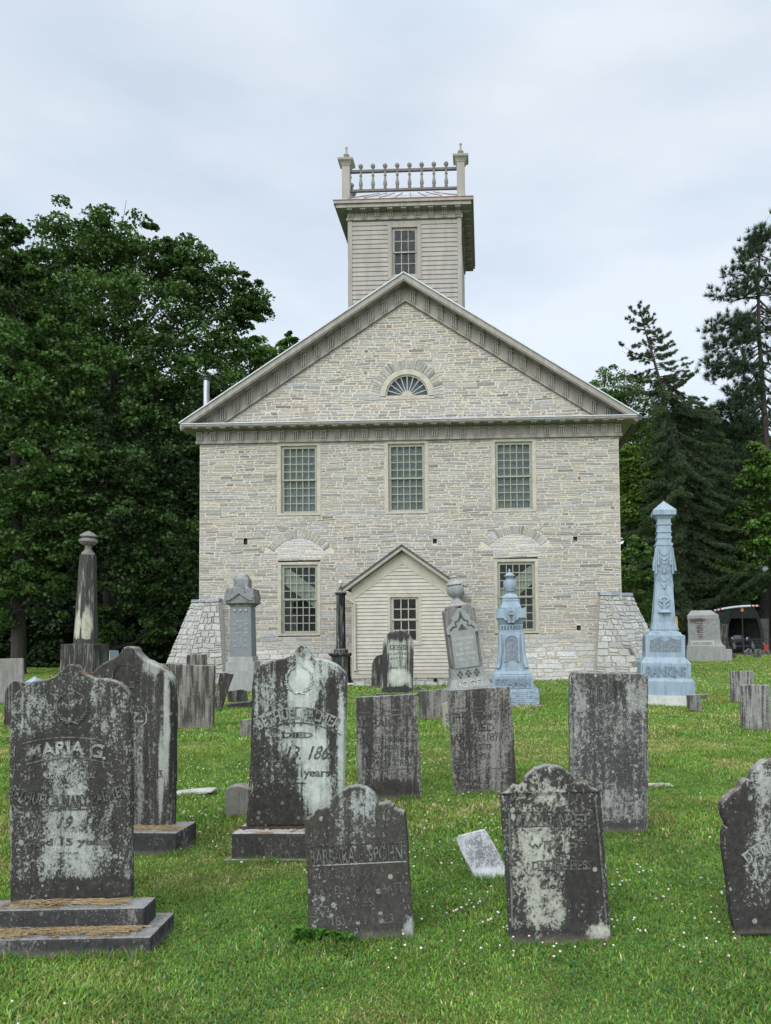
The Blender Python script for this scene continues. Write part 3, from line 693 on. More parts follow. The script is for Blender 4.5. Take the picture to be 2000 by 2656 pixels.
# ------------------------------------------------------------------ lettering
_gl = {}
def _txt(body, off):
    cu = bpy.data.curves.new('t', 'FONT'); cu.body = body; cu.offset = off; cu.resolution_u = 3; cu.extrude = .5
    o = bpy.data.objects.new('t', cu); COL.objects.link(o); dg = bpy.context.evaluated_depsgraph_get(); dg.update()
    me = bpy.data.meshes.new_from_object(o.evaluated_get(dg)); V = [tuple(v.co) for v in me.vertices]; Fc = [tuple(p.vertices) for p in me.polygons]
    bpy.data.objects.remove(o); bpy.data.curves.remove(cu); bpy.data.meshes.remove(me)
    return V, Fc
def _w(body): V, _ = _txt(body, 0); return max(v[0] for v in V)-min(v[0] for v in V)
_base = []
def glyph(c, off):
    k = (c, off)
    if k not in _gl:
        if not _base: _base.append(_w('II'))
        if c == ' ': _gl[k] = ([], [], .30)
        else:
            V, Fc = _txt(c, off); adv = _w('I'+c+'I')-_base[0]; _gl[k] = (V, Fc, adv)
    return _gl[k]
SERIF = {'I': [(0, 0), (0, 1)], 'E': [(0, 0), (0, 1)], 'L': [(0, 0), (0, 1)], 'H': [(0, 0), (0, 1), (1, 0), (1, 1)], 'M': [(0, 0), (0, 1), (1, 0), (1, 1)], 'N': [(0, 0), (0, 1), (1, 1)], 'R': [(0, 0), (1, 0), (0, 1)], 'A': [(0, 0), (1, 0)],
         'P': [(0, 0), (0, 1)], 'B': [(0, 0), (0, 1)], 'D': [(0, 0), (0, 1)], 'F': [(0, 0), (0, 1)], 'K': [(0, 0), (0, 1), (1, 0), (1, 1)], 'T': [(.5, 0)], 'Y': [(.5, 0), (0, 1), (1, 1)]}
def text(mb, body, fn, h, w=None, off=.015, serif=False, arc=None, lift=.004, shear=0.0, m=0):
    """letters h high, centred; fn(x, y, lift) -> point.  arc: rise over the half width (positive = bulging up)"""
    cap = .70; sc = h/cap; tot = sum(glyph(c, off)[2] for c in body)*sc; fx = (w/tot) if w else 1.0
    x = -tot*fx/2; half = tot*fx/2
    for c in body:
        V, Fc, adv = glyph(c, off); xm = x+adv*sc*fx/2
        y0 = arc*(1-(xm/half)**2) if arc else 0.0; a = -2*arc*xm/half**2 if arc else 0.0; ca, sa = math.cos(math.atan(a)), math.sin(math.atan(a))
        def P(vx, vy, vz):
            lx = vx*sc*fx-adv*sc*fx/2+shear*vy*sc; ly = vy*sc-h/2
            return fn(xm+lx*ca-ly*sa, y0+lx*sa+ly*ca, (vz+.5)*lift)
        jj = {}
        def J(v):
            k_ = (round(v[0], 3), round(v[1], 3))
            if k_ not in jj: jj[k_] = (random.gauss(0, .016), random.gauss(0, .016))
            return P(v[0]+jj[k_][0], v[1]+jj[k_][1], v[2])
        if V: mb.add([J(v) for v in V], Fc, m)
        if serif and c in SERIF and V:
            xs = [v[0] for v in V]; a0, a1 = min(xs), max(xs); sw = .10
            for (u, t) in SERIF[c]:
                xx = a0+(a1-a0)*u + (.03 if u == 0 else -.03 if u == 1 else 0); yy = 0 if t == 0 else cap-.07
                q = [P(xx-sw, yy, .55), P(xx+sw, yy, .55), P(xx+sw, yy+.07, .55), P(xx-sw, yy+.07, .55)]; mb.face(q, m)
        x += adv*sc*fx
# ------------------------------------------------------------------ gravestones
def smooth_outline(pts, n=6, hard=()):
    """Catmull-Rom through the points; indices in hard stay corners"""
    out = []; N = len(pts)
    for i in range(N):
        p0, p1, p2, p3 = pts[(i-1) % N], pts[i], pts[(i+1) % N], pts[(i+2) % N]
        if i in hard: p0 = p1
        if (i+1) % N in hard: p3 = p2
        if i in hard and (i+1) % N in hard: out.append(p1); continue
        for k in range(n):
            t = k/n; out.append(tuple(.5*((2*p1[j])+(-p0[j]+p2[j])*t+(2*p0[j]-5*p1[j]+4*p2[j]-p3[j])*t*t+(-p0[j]+3*p1[j]-3*p2[j]+p3[j])*t**3) for j in (0, 1)))
    return out
def slab_mesh(mb, out, y0, thick, bev=.012, rough=.003, m=0):
    """upright slab from an outline of (x, z) running clockwise from the foot, front at y0"""
    P = []
    N = len(out)
    for i in range(N):                                   # subdivide the long sides a little and roughen them
        a, b = Vector(out[i]), Vector(out[(i+1) % N]); k = max(1, int((b-a).length/.06))
        for q in range(k): P.append(a.lerp(b, q/k))
    if sum(P[i].x*P[(i+1) % len(P)].y-P[(i+1) % len(P)].x*P[i].y for i in range(len(P))) < 0: P.reverse()   # counter-clockwise seen from the front
    P = [p+Vector((random.uniform(-rough, rough), random.uniform(-rough, rough))) for p in P]; N = len(P)
    nrm = []
    for i in range(N):
        d = (P[(i+1) % N]-P[i-1]); d = d.normalized() if d.length > 1e-9 else Vector((1, 0)); nrm.append(Vector((-d.y, d.x)))
    rings = [(bev, y0), (bev*.3, y0+bev*.35), (0, y0+bev), (0, y0+thick-bev), (bev, y0+thick)]
    b = len(mb.v)
    for (o, y) in rings:
        for p, n_ in zip(P, nrm): q = p+n_*o; mb.v.append((q.x, y, q.y))
    for r in range(len(rings)-1):
        for i in range(N):
            j = (i+1) % N; mb.f.append((b+r*N+i, b+r*N+j, b+(r+1)*N+j, b+(r+1)*N+i)); mb.m.append(m); mb.t.append((1, 1, 1))
    mb.f.append(tuple(b+i for i in range(N))); mb.m.append(m); mb.t.append((1, 1, 1))
    e = b+(len(rings)-1)*N; mb.f.append(tuple(e+i for i in range(N))[::-1]); mb.m.append(m); mb.t.append((1, 1, 1))
LET_PALE = weathered('pale_letter_marble', (.33, .34, .30), (.035, .034, .032), .45, .6, .9, 1.2, (), 0, 0, .4, cap=0)
LET_DARK = weathered('dark_letter_marble', (.17, .168, .155), (.024, .023, .022), .58, .5, .9, 1.2, (), 0, 0, .9, cap=0)
LET_MID = weathered('mid_letter_marble', (.20, .20, .185), (.034, .033, .031), .56, .5, .9, 1.2, (), 0, 0, 1.7, cap=0)
FEET = []
class Stone:
    def __init__(s, name, foot_px, label, cat='gravestone', group=None, depth=None):
        p = at(*foot_px); s.fp = foot_px; s.Y = depth or p.y; q = on(foot_px[0], foot_px[1], s.Y)
        s.o = Vector((q.x, s.Y, 0)); s.root = empty(name, s.o); tag(s.root, label, cat, group)
        s.ins = []
    def p(s, px, py, dy=0.0): q = on(px, py, s.Y+dy); return (q.x-s.o.x, q.z)
    def centre(s, cd):
        s.o.x = on(s.fp[0], s.fp[1], s.Y+cd).x; s.root.location.x = s.o.x
    def slab(s, pts, mat, thick=.1, dy=0.0, n=6, hard=(), bev=.012, name='tablet', rough=.003, px=True):
        out = [s.p(*p, dy) for p in pts] if px else pts
        out = smooth_outline(out, n, hard) if n > 1 else out
        mb = MB(); slab_mesh(mb, out, dy, thick, bev, rough); return mb.build(name, mat, s.root, smooth=35)
    def block(s, x0, x1, ztop, zbot, y0, y1, mat, name='base', bev=.012, dy=0.0):
        a = s.p(x0, ztop, y0); b = s.p(x1, ztop, y0); c = s.p((x0+x1)/2, zbot, y0)
        mb = MB(); mb.box(a[0], b[0], y0, y1, c[1], (a[1]+b[1])/2, bev=bev); return mb.build(name, mat, s.root)
    def write(s, body, px, py, hpx, wpx=None, mat=None, dy=0.0, rot=0.0, arc=0.0, key='dark', serif=False, off=.015, lift=.004, shear=0.0, cut=False):
        mat = mat or {'dark': LET_DARK, 'pale': LET_PALE, 'mid': LET_MID}[key]
        mb = MB(); s.ins.append((mb, mat, 'inscription')); sc = (s.p(px+50, py, dy)[0]-s.p(px-50, py, dy)[0])/100
        c = s.p(px, py, dy); ca, sa = math.cos(rot), math.sin(rot)
        fn = lambda x, y, l: (c[0]+x*ca-y*sa, dy-l+.0005, c[1]+x*sa+y*ca)
        text(mb, body, fn, hpx*sc, wpx*sc if wpx else None, off, serif, arc*sc if arc else None, lift, shear)
    def line(s, a, b, wpx, mat=None, dy=0.0, lift=.003, key='dark'):
        mat = mat or {'dark': LET_DARK, 'pale': LET_PALE, 'mid': LET_MID}[key]; mb = MB(); s.ins.append((mb, mat, 'carved_line'))
        A, B = Vector(s.p(*a, dy)), Vector(s.p(*b, dy)); sc = (s.p(100, 0, dy)[0]-s.p(0, 0, dy)[0])/100; d = (B-A).normalized(); n_ = Vector((-d.y, d.x))*wpx*sc/2
        q = [A-n_, B-n_, B+n_, A+n_]; mb.add([(v.x, dy-lift, v.y) for v in q]+[(v.x, dy+.002, v.y) for v in q], [(0, 1, 2, 3), (0, 4, 5, 1), (2, 6, 7, 3), (1, 5, 6, 2), (3, 7, 4, 0)])
    def arcband(s, c, half, rise, hpx, key='dark', dy=0.0, lift=.003, n=24):
        mat = {'dark': LET_DARK, 'pale': LET_PALE, 'mid': LET_MID}[key]; mb = MB(); s.ins.append((mb, mat, 'carved_scroll'))
        pts = []
        for i in range(n+1):
            u = -1+2*i/n; x = c[0]+half*u; y = c[1]-rise*(1-u*u); pts.append((s.p(x, y-hpx/2, dy), s.p(x, y+hpx/2, dy)))
        for i in range(n):
            (a, b), (e, f) = pts[i], pts[i+1]; mb.face([(b[0], dy-lift, b[1]), (f[0], dy-lift, f[1]), (e[0], dy-lift, e[1]), (a[0], dy-lift, a[1])])
    def wreath(s, c, rpx, mat, dy=0.0, n=15, open_top=.35):
        mb = MB(); sc = (s.p(100, 0, dy)[0]-s.p(0, 0, dy)[0])/100; cc = s.p(*c, dy); r = rpx*sc
        for sg in (-1, 1):
            pts = []
            for i in range(n+1):
                a = -math.pi/2+sg*(.0+(math.pi-open_top)*i/n); rr = r*(1+.03*math.sin(i*2.1)); pts.append((cc[0]+rr*math.cos(a), dy-.004, cc[1]+rr*math.sin(a)))
                for side in (-1, 1):
                    if i == 0: continue
                    L = r*(.36-.012*i)*random.uniform(.8, 1.1); ta = a+sg*math.pi/2+side*sg*(.55+random.uniform(-.2, .2)); bx, bz = pts[-1][0], pts[-1][2]
                    dx, dz = math.cos(ta), math.sin(ta); nx, nz = -dz, dx; w = L*.24
                    mb.add([(bx, dy, bz), (bx+dx*L*.45+nx*w, dy, bz+dz*L*.45+nz*w), (bx+dx*L, dy-.002, bz+dz*L), (bx+dx*L*.45-nx*w, dy, bz+dz*L*.45-nz*w), (bx+dx*L*.5, dy-.011, bz+dz*L*.5)], [(0, 4, 1), (1, 4, 2), (2, 4, 3), (3, 4, 0)])
            mb.tube(pts, r*.05, 5)
        mb.tube([(cc[0]-r*.25, dy-.008, cc[1]-r*1.05), (cc[0]+r*.05, dy-.010, cc[1]-r*.98), (cc[0]+r*.38, dy-.006, cc[1]-r*1.12)], r*.06, 5)
        return mb.build('wreath', mat, s.root, smooth=50)
    def done(s, ry=0.0, rz=0.0, rx=0.0):
        for mb, mat, nm in s.ins: mb.build(nm, mat, s.root)
        s.root.rotation_euler = (rx, ry, rz)
        lo = [v.co for ch in s.root.children if ch.type == 'MESH' for v in ch.data.vertices if v.co.z+ch.location.z < .03]
        if lo: FEET.append((s.o.x+min(v.x for v in lo), s.o.x+max(v.x for v in lo), s.o.y+min(v.y for v in lo)))
        return s.root
def straw(s, x0, x1, z, y0, y1, n, name='dry_grass'):
    mb = MB()
    for i in range(n):
        x = random.uniform(x0, x1); y = y1-(y1-y0)*random.random()**1.6*(.75+.35*math.sin(x*21)*math.sin(x*8+1)); a = random.uniform(0, 6.28); L = random.uniform(.03, .09); dx, dy = math.cos(a)*L, math.sin(a)*L*.5; h = z+random.uniform(.001, .018)
        c = random.uniform(.6, 1.25)
        mb.face([(x-dx, y-dy, h), (x-dx+.002, y-dy+.003, h+.003), (x+dx, y+dy, h+random.uniform(-.004, .012))], 0, (c, c*.95, c*.85))
    o = mb.build(name, M['straw'], s.root); o['kind'] = 'stuff'; return o
M['straw'] = tinted('dry_mown_grass', (.25, .19, .115), .9, .2, 30, 0)
S1 = 1/K
def crop(ox, oy, sc): return lambda x, y: ((ox+x/sc)/K, (oy+y/sc)/K)
def patches(s, lst, dy=0.0):
    sc = (s.p(100, 1500, dy)[0]-s.p(0, 1500, dy)[0])/100; out = []
    for (px, py, rx, ry, g) in lst: a = s.p(px, py, dy); out.append((a[0], a[1], rx*sc, ry*sc, g))
    return out
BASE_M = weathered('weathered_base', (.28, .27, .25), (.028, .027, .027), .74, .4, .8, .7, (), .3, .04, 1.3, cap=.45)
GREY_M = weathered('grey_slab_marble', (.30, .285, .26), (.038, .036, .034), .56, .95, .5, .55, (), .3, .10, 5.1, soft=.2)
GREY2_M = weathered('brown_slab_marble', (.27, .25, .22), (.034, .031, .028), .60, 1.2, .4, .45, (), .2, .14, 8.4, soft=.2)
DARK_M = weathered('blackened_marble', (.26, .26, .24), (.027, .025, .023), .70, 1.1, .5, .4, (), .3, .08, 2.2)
OG = 'ogee topped marble tablets'
# -- 1: big ogee tablet, left foreground
s = Stone('marble_gravestone', (175, 2071), 'large ogee topped gravestone on a two step base reading MARIA G., nearest on the left')
c = crop(0, 1650, 3.332); dy = .205
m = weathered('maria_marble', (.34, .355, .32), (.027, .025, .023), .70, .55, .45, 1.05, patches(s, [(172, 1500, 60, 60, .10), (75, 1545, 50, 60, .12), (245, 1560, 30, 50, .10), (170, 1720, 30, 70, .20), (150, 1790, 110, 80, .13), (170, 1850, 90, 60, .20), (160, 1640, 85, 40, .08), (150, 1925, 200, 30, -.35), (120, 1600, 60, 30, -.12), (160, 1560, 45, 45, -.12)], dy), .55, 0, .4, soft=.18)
s.slab([c(97, 985), c(107, 800), c(112, 600), c(150, 490), c(270, 400), c(420, 370), c(520, 320), c(590, 250), c(630, 243), c(668, 250), c(730, 320), c(830, 362), c(970, 378), c(1080, 440), c(1128, 560), c(1130, 800), c(1131, 1260), (283, 1939), (29, 1951)][::1][0:17]+[(284, 1939), (26, 1951)], m, .055, dy, 4, hard=(0, 16, 17, 18), bev=.010)
w = plain('wreath_marble', (.10, .10, .095), .92, .5, 40); s.wreath(c(635, 610), 31, w, dy)
s.arcband(c(610, 925), 98, 13, 3, 'mid', dy); s.arcband(c(610, 1105), 92, 13, 3, 'mid', dy)
s.write('MARIA G.', *c(600, 1015), 27, 172, key='pale', dy=dy, arc=14, serif=True, off=.03, lift=.007)
s.write('daughter of', *c(615, 1195), 15, 105, key='pale', dy=dy, shear=.35, off=.0)
s.write('BETHUEL & MARY PALMER', *c(600, 1325), 24, 250, key='mid', dy=dy, arc=-24, serif=True, off=.02, lift=.006)
s.write('DIED', *c(615, 1478), 11, 92, key='mid', dy=dy, off=.02, serif=True, lift=.006)
c2 = crop(0, 2050, 3.332)
s.write('Aug. 19. 1860.', *c2(600, 275), 26, 215, key='dark', dy=dy, shear=.35, off=.0)
s.write('aged 15 years', *c2(600, 440), 15, 185, key='dark', dy=dy, off=.02, serif=True)
for x in (540, 605, 670): s.write('o', *c2(x, 535), 6, 14, key='mid', dy=dy, off=-.02)
s.block(-95, 311, 1965, 2017, .107, .27, BASE_M, 'upper_base'); s.block(-130, 323, 2029, 2085, 0.0, .33, BASE_M, 'lower_base')
zl = s.p(100, 2029, 0)[1]; zu = s.p(100, 1965, .107)[1]
straw(s, -.52, .22, zl, .012, .10, 900); straw(s, -.42, .12, zu, .135, .20, 260)
s.done(rz=R(1.5))
# -- 2: dark ogee tablet behind it
s = Stone('marble_gravestone', (330, 1850), 'blackened ogee topped gravestone half hidden behind the MARIA G. stone', group=None)
dy = .16; m = weathered('dark_ogee_marble', (.36, .37, .33), (.027, .025, .023), .74, .75, .45, .5, patches(s, [(357, 1560, 9, 170, .45), (345, 1680, 8, 110, .35), (330, 1440, 30, 20, .2)], dy), .3, 0, 6.3)
s.slab([(190, 1795), (188, 1600), (184, 1470), (190, 1452), (220, 1430), (244, 1418), (258, 1401), (268, 1397), (280, 1399), (297, 1420), (320, 1431), (342, 1441), (360, 1462), (367, 1500), (366, 1650), (363, 1789)], m, .12, dy, 4, hard=(0, 15), bev=.014)
s.wreath((264, 1462), 26, DARK_M, dy)
s.write('Z.', 291, 1550, 21, 32, key='pale', dy=dy, serif=True, off=.03, lift=.007)
s.line((286, 1527), (302, 1527), 2.5, key='mid', dy=dy); s.line((302, 1527), (312, 1540), 2.5, key='mid', dy=dy); s.line((312, 1540), (312, 1560), 2.5, key='pale', dy=dy); s.line((312, 1560), (300, 1572), 2.5, key='pale', dy=dy); s.line((300, 1572), (286, 1570), 2.5, key='mid', dy=dy)
s.write('MER.', 312, 1602, 20, 54, key='mid', dy=dy, serif=True, rot=.25); s.write('1875.', 330, 1672, 16, 40, key='mid', dy=dy, shear=.3)
s.block(170, 382, 1800, 1856, .0, .34, BASE_M); zb = s.p(300, 1800, 0)[1]; straw(s, -.25, .15, zb, .03, .14, 260)
s.done(rz=R(-4))
# -- 3: tall ogee tablet of BETHUEL PALMER
s = Stone('marble_gravestone', (580, 1862), 'tall streaked ogee topped gravestone with wreath reading BETHUEL PALMER', group=None)
c = crop(400, 1650, 3.029); dy = .15
m = weathered('bethuel_marble', (.44, .47, .43), (.027, .025, .023), .67, .95, .35, .75, patches(s, [(655, 1490, 40, 60, .45), (660, 1450, 20, 50, .25), (655, 1600, 58, 55, .27), (680, 1690, 38, 120, .34), (737, 1660, 10, 160, .5), (570, 1470, 26, 70, .14), (700, 1440, 34, 34, .25), (715, 1550, 12, 130, -.28), (600, 1760, 90, 70, -.35), (590, 1600, 45, 120, .02)], dy), .3, 0, 9.7)
s.slab([c(712, 1500), c(735, 1100), c(752, 600), c(765, 330), c(800, 250), c(900, 195), c(1040, 165), c(1100, 120), c(1135, 76), c(1160, 74), c(1185, 95), c(1240, 160), c(1330, 185), c(1430, 225), c(1490, 290), c(1503, 400), c(1490, 800), c(1470, 1480)], m, .075, dy, 4, hard=(0, 17), bev=.012)
w = plain('pale_wreath_marble', (.33, .35, .32), .92, .35, 40); s.wreath(c(1135, 340), 27, w, dy)
s.arcband(c(1120, 655), 95, 26, 3, 'pale', dy); s.arcband(c(1120, 775), 95, 26, 3, 'mid', dy)
s.write('BETHUEL PALMER', *c(1125, 700), 23, 182, key='pale', dy=dy, arc=27, serif=True, off=.03, lift=.008)
s.write('DIED', *c(1120, 775), 11, 68, key='dark', dy=dy, off=.02, serif=True, lift=.006); s.write('Feb. 13. 1864.', *c(1110, 915), 28, 182, key='dark', dy=dy, shear=.35)
s.write('aged 81 years', *c(1110, 1070), 17, 148, key='dark', dy=dy, serif=True, off=.02); s.line(c(1050, 1150), c(1190, 1155), 2, key='dark', dy=dy)
s.block(499, 758, 1800, 1858, .0, .30, weathered('mossy_base', (.22, .20, .17), (.030, .028, .026), .66, .3, .8, .6, (), .2, .03, 4.4, cap=.9), 'base'); s.block(484, 770, 1858, 1866, -.03, .34, GREY_M, 'plinth', .006)
mo = MB()
for i in range(420):
    x = random.uniform(-.25, .34); y = dy-abs(random.gauss(0, .018)); r = random.uniform(.004, .012); z = s.p(600, 1800, 0)[1]
    mo.lathe([(r, z-.001), (r*.9, z+r*.7), (r*.3, z+r*1.1)], 5, (x, y, 0), 0, tuple(random.uniform(.5, 1.2)*k for k in (1, .85, .7)))
mo = mo.build('moss', tinted('brown_moss', (.07, .05, .03), .95, .3, 60, 0), s.root); mo['kind'] = 'stuff'
s.done(rz=R(-2))
# -- 4: BARBARA E. SPOHN
s = Stone('marble_gravestone', (782, 2036), 'low round shouldered gravestone reading BARBARA E. SPOHN in the foreground middle')
c = crop(750, 2000, 2.777)
m = weathered('barbara_marble', (.36, .38, .36), (.036, .033, .030), .82, .7, .5, .95, patches(s, [(775, 1735, 45, 28, .18), (760, 1790, 50, 60, .10), (720, 1830, 25, 40, .05), (885, 2010, 12, 40, .5), (760, 1945, 25, 60, -.10), (700, 1800, 16, 70, -.15), (850, 1790, 35, 40, -.05)]), .55, .05, 3.9, soft=.18)
s.slab([c(150, 1235), c(125, 800), c(103, 350), c(160, 325), c(205, 275), c(290, 260), c(330, 185), c(400, 130), c(470, 110), c(550, 120), c(610, 165), c(645, 235), c(725, 230), c(770, 275), c(832, 295), c(842, 400), c(870, 800), c(895, 1250)], m, .06, 0, 4, hard=(0, 2, 5, 11, 14, 17), bev=.008)
s.line(c(120, 548), c(825, 510), 2.2, key='dark'); s.line(c(140, 685), c(845, 648), 2.4, key='pale')
s.write('BARBARA E. SPOHN', *c(485, 602), 31, 202, key='mid', rot=.055, off=.01, lift=.006, serif=False)
for b, x, y, h, w_ in (('DAU. OF', 490, 742, 17, 84), ('DANIEL & MARGARET', 490, 848, 18, 200), ('HESS', 520, 945, 18, 52), ('1832 — 1923', 525, 1068, 20, 140)): s.write(b, *c(x, y), h, w_, key='dark', rot=.05, off=.005, lift=.002)
s.done(rz=R(-1))
# -- 5: spotted scroll shouldered stone
s = Stone('marble_gravestone', (1212, 2042), 'mottled black and white gravestone with scroll shoulders right of the small tilted marker')
c = crop(1250, 1900, 3.332)
m = weathered('mottled_marble', (.42, .42, .36), (.027, .025, .024), .69, .4, .6, 1.15, patches(s, [(1190, 1720, 45, 28, .20), (1150, 1800, 45, 70, .17), (1190, 1830, 80, 60, .12), (1180, 1960, 60, 60, .22), (1140, 1900, 40, 60, .15), (1260, 1920, 45, 130, -.25), (1290, 1800, 14, 140, -.25), (1180, 2020, 120, 22, -.10), (1290, 2015, 40, 20, .4)]), .6, .05, 12.4, soft=.2)
s.slab([c(240, 1850), c(205, 1200), c(165, 580), c(165, 545), c(230, 510), c(275, 460), c(340, 462), c(380, 390), c(460, 315), c(560, 285), c(670, 295), c(750, 345), c(805, 410), c(825, 435), c(890, 430), c(945, 480), c(1015, 505), c(1028, 530), c(1050, 800), c(1090, 1300), c(1127, 1830)], m, .065, 0, 4, hard=(0, 20), bev=.010)
fr = [c(265, 1680), c(250, 1250), c(235, 700), c(225, 620), c(290, 545)]
for a, b in zip(fr, fr[1:]): s.line(a, b, 4, key='mid', lift=.006)
fr = [c(1075, 1640), c(1045, 1250), c(1015, 900), c(985, 620), c(975, 560)]
for a, b in zip(fr, fr[1:]): s.line(a, b, 4, key='mid', lift=.006)
s.line(c(270, 690), c(940, 680), 1.6, key='dark'); s.line(c(275, 815), c(960, 800), 1.6, key='dark')
s.write('MARGARET', *c(610, 752), 22, 160, key='mid', serif=True, off=.02, lift=.005); s.write('wife of', *c(640, 965), 18, 120, key='mid', off=.0); s.write('DANIEL HESS', *c(690, 1145), 18, 130, key='mid', serif=True, off=.01)
s.line(c(470, 1110), c(900, 1105), 1.4, key='dark'); s.line(c(480, 1190), c(910, 1182), 1.4, key='dark'); s.write('died', *c(600, 1320), 14, 50, key='dark', off=0)
s.done(rz=R(1))
# -- 6: DANIEL, cut by the right edge of the picture
s = Stone('marble_gravestone', (1655, 2030), 'mottled scroll shouldered gravestone cut off by the right edge of the photo')
c = crop(1700, 1700, 2.766)
m = weathered('daniel_marble', (.40, .41, .37), (.027, .025, .024), .69, .4, .6, 1.15, patches(s, [(1655, 1690, 20, 50, .25), (1650, 1830, 50, 90, .13), (1590, 1850, 22, 160, -.25), (1670, 1995, 120, 40, -.3), (1600, 1760, 40, 60, -.2)]), .6, .05, 17.4, soft=.2)
left = [c(585, 2010), c(550, 1850), c(520, 1550), c(492, 1330), c(505, 1255), c(520, 1220), c(480, 1130), c(485, 1070), c(540, 1000), c(610, 950), c(640, 895), c(685, 890), c(705, 840), c(760, 775), c(830, 752)]
xm = 1700/K+(860/2.766)/K; right = [(2*xm-x+8*(y-1650)/380, y) for x, y in left[::-1]]
s.slab(left+[(xm+8, 1642)]+right, m, .075, 0, 3, hard=(0, len(left)*2), bev=.014)
s.arcband((xm+3, 1842), 68, 30, 4, 'pale', 0, .004); s.write('DANIEL HESS', xm+3, 1858, 24, 142, key='pale', arc=30, serif=True, off=.02, lift=.006)
s.line(c(620, 1480), (xm+70, 1830), 1.5, key='dark')
s.done()
# -- 7, 8: LORANCA E. and STEPHEN
c = crop(850, 1600, 2.777)
s = Stone('marble_gravestone', (843, 1729), 'square topped streaky grey gravestone reading LORANCA E. behind the BARBARA stone')
m = weathered('loranca_marble', (.31, .30, .275), (.034, .031, .029), .60, .9, .4, .8, patches(s, [(850, 1620, 55, 70, .06), (845, 1710, 80, 30, -.25), (800, 1530, 30, 30, -.10), (890, 1600, 10, 100, .12)]), .25, .05, 21.0, soft=.19)
s.slab([c(222, 1345), c(215, 1000), c(203, 580), c(640, 556), c(655, 850), c(680, 1320)], m, .06, 0, 1, bev=.006)
for a, b in (((225, 690), (610, 665)), ((235, 720), (605, 700)), ((235, 720), (262, 1105)), ((605, 700), (625, 1095)), ((262, 1105), (625, 1095))): s.line(c(*a), c(*b), 1.8, key='mid')
for b, x, y, h, w_ in (('LORANCA E.', 432, 757, 19, 128), ('WIFE OF', 490, 830, 9, 40), ('STEPHEN HAMMOND', 432, 884, 14, 122), ('DIED', 432, 938, 9, 44), ('AUG. 13. 1850.', 435, 993, 14, 112), ("Æ 36 Y'RS", 455, 1052, 13, 74)): s.write(b, *c(x, y), h, w_, key='dark', serif=True, rot=.03, off=.01, lift=.003)
s.done(rz=R(3))
s = Stone('marble_gravestone', (1050, 1714), 'square topped grey gravestone reading STEPHEN in front of the leaning urn monument')
m = weathered('stephen_marble', (.30, .285, .26), (.032, .029, .028), .60, .8, .5, 1.0, patches(s, [(1080, 1600, 45, 80, .08), (1035, 1520, 12, 40, -.15), (1090, 1560, 12, 70, -.12), (1050, 1670, 60, 40, .05), (985, 1560, 14, 90, .05)]), .3, .05, 25.0, soft=.19)
s.slab([c(910, 1300), c(885, 900), c(862, 530), c(1312, 500), c(1340, 850), c(1366, 1275)], m, .06, 0, 1, bev=.008)
for a, b in (((900, 660), (1215, 645)), ((905, 690), (1220, 672)), ((880, 800), (905, 1110)), ((905, 1110), (1330, 1085))): s.line(c(*a), c(*b), 1.8, key='mid')
for b, x, y, h, w_ in (('STEPHEN HAMMOND', 1070, 718, 17, 132), ('DIED', 1112, 796, 17, 54), ('JAN. 16. 1877.', 1085, 868, 17, 118), ('AGED', 1112, 935, 11, 44), ("82 Y'RS", 1095, 1005, 12, 46)): s.write(b, *c(x, y), h, w_, key='dark', serif=True, rot=.03, off=.01, lift=.003)
s.done(rz=R(2))
# -- 9: big grey tablet with a willow panel
s = Stone('marble_gravestone', (1330, 1803), 'tallest square topped grey gravestone with clipped corners, right of the STEPHEN stone')
c = crop(1440, 1720, 4.609)
m = weathered('willow_marble', (.33, .33, .31), (.036, .035, .034), .62, .6, .3, 1.1, patches(s, [(1378, 1500, 24, 45, .22), (1255, 1500, 20, 40, .14), (1310, 1490, 38, 44, -.08), (1320, 1650, 70, 60, -.10), (1350, 1740, 60, 40, .12), (1320, 1790, 90, 16, -.2)]), .7, .05, 31.0, soft=.19)
s.slab([(1226, 1803), c(175, 1200), c(172, 155), c(215, 112), c(700, 120), c(1065, 130), c(1110, 165), c(1112, 1200), (1400, 1806)], m, .075, 0, 1, bev=.008)
for a, b in (((215, 655), (1080, 668)), ((225, 660), (215, 1300)), ((1060, 675), (1065, 2040)), ((1085, 675), (1090, 2040))): s.line(c(*a), c(*b), 1.8, key='mid')
wl = MB()
for i in range(46):                                       # carved weeping willow
    u = random.uniform(-1, 1); x0, z0 = s.p(*c(640+u*60, 230)); x1, z1 = s.p(*c(640+u*205, 330+random.uniform(100, 230)*(.4+.6*abs(u))))
    xm_, zm_ = (x0+x1)/2+u*.03, max(z0, z1)+.01; wl.tube([(x0, -.002, z0), (xm_, -.004, zm_), (x1, -.003, (z0+z1)/2), (x1, -.002, z1)], [.003, .004, .003, .001], 4)
x0, z0 = s.p(*c(645, 580)); x1, z1 = s.p(*c(640, 250)); wl.tube([(x0, -.003, z0), (x1, -.003, z1)], [.009, .005], 5)
wl.build('willow_carving', LET_MID, s.root)
for b, x, y, h, w_ in (('Mary Ann', 640, 830, 13, 90), ('wife of', 640, 950, 13, 110), ('who died', 680, 1055, 12, 90), ('in her year', 650, 1150, 11, 100)): s.write(b, *c(x, y), h, w_, key='mid', shear=.2, off=0, lift=.003)
s.done(rz=R(-2))
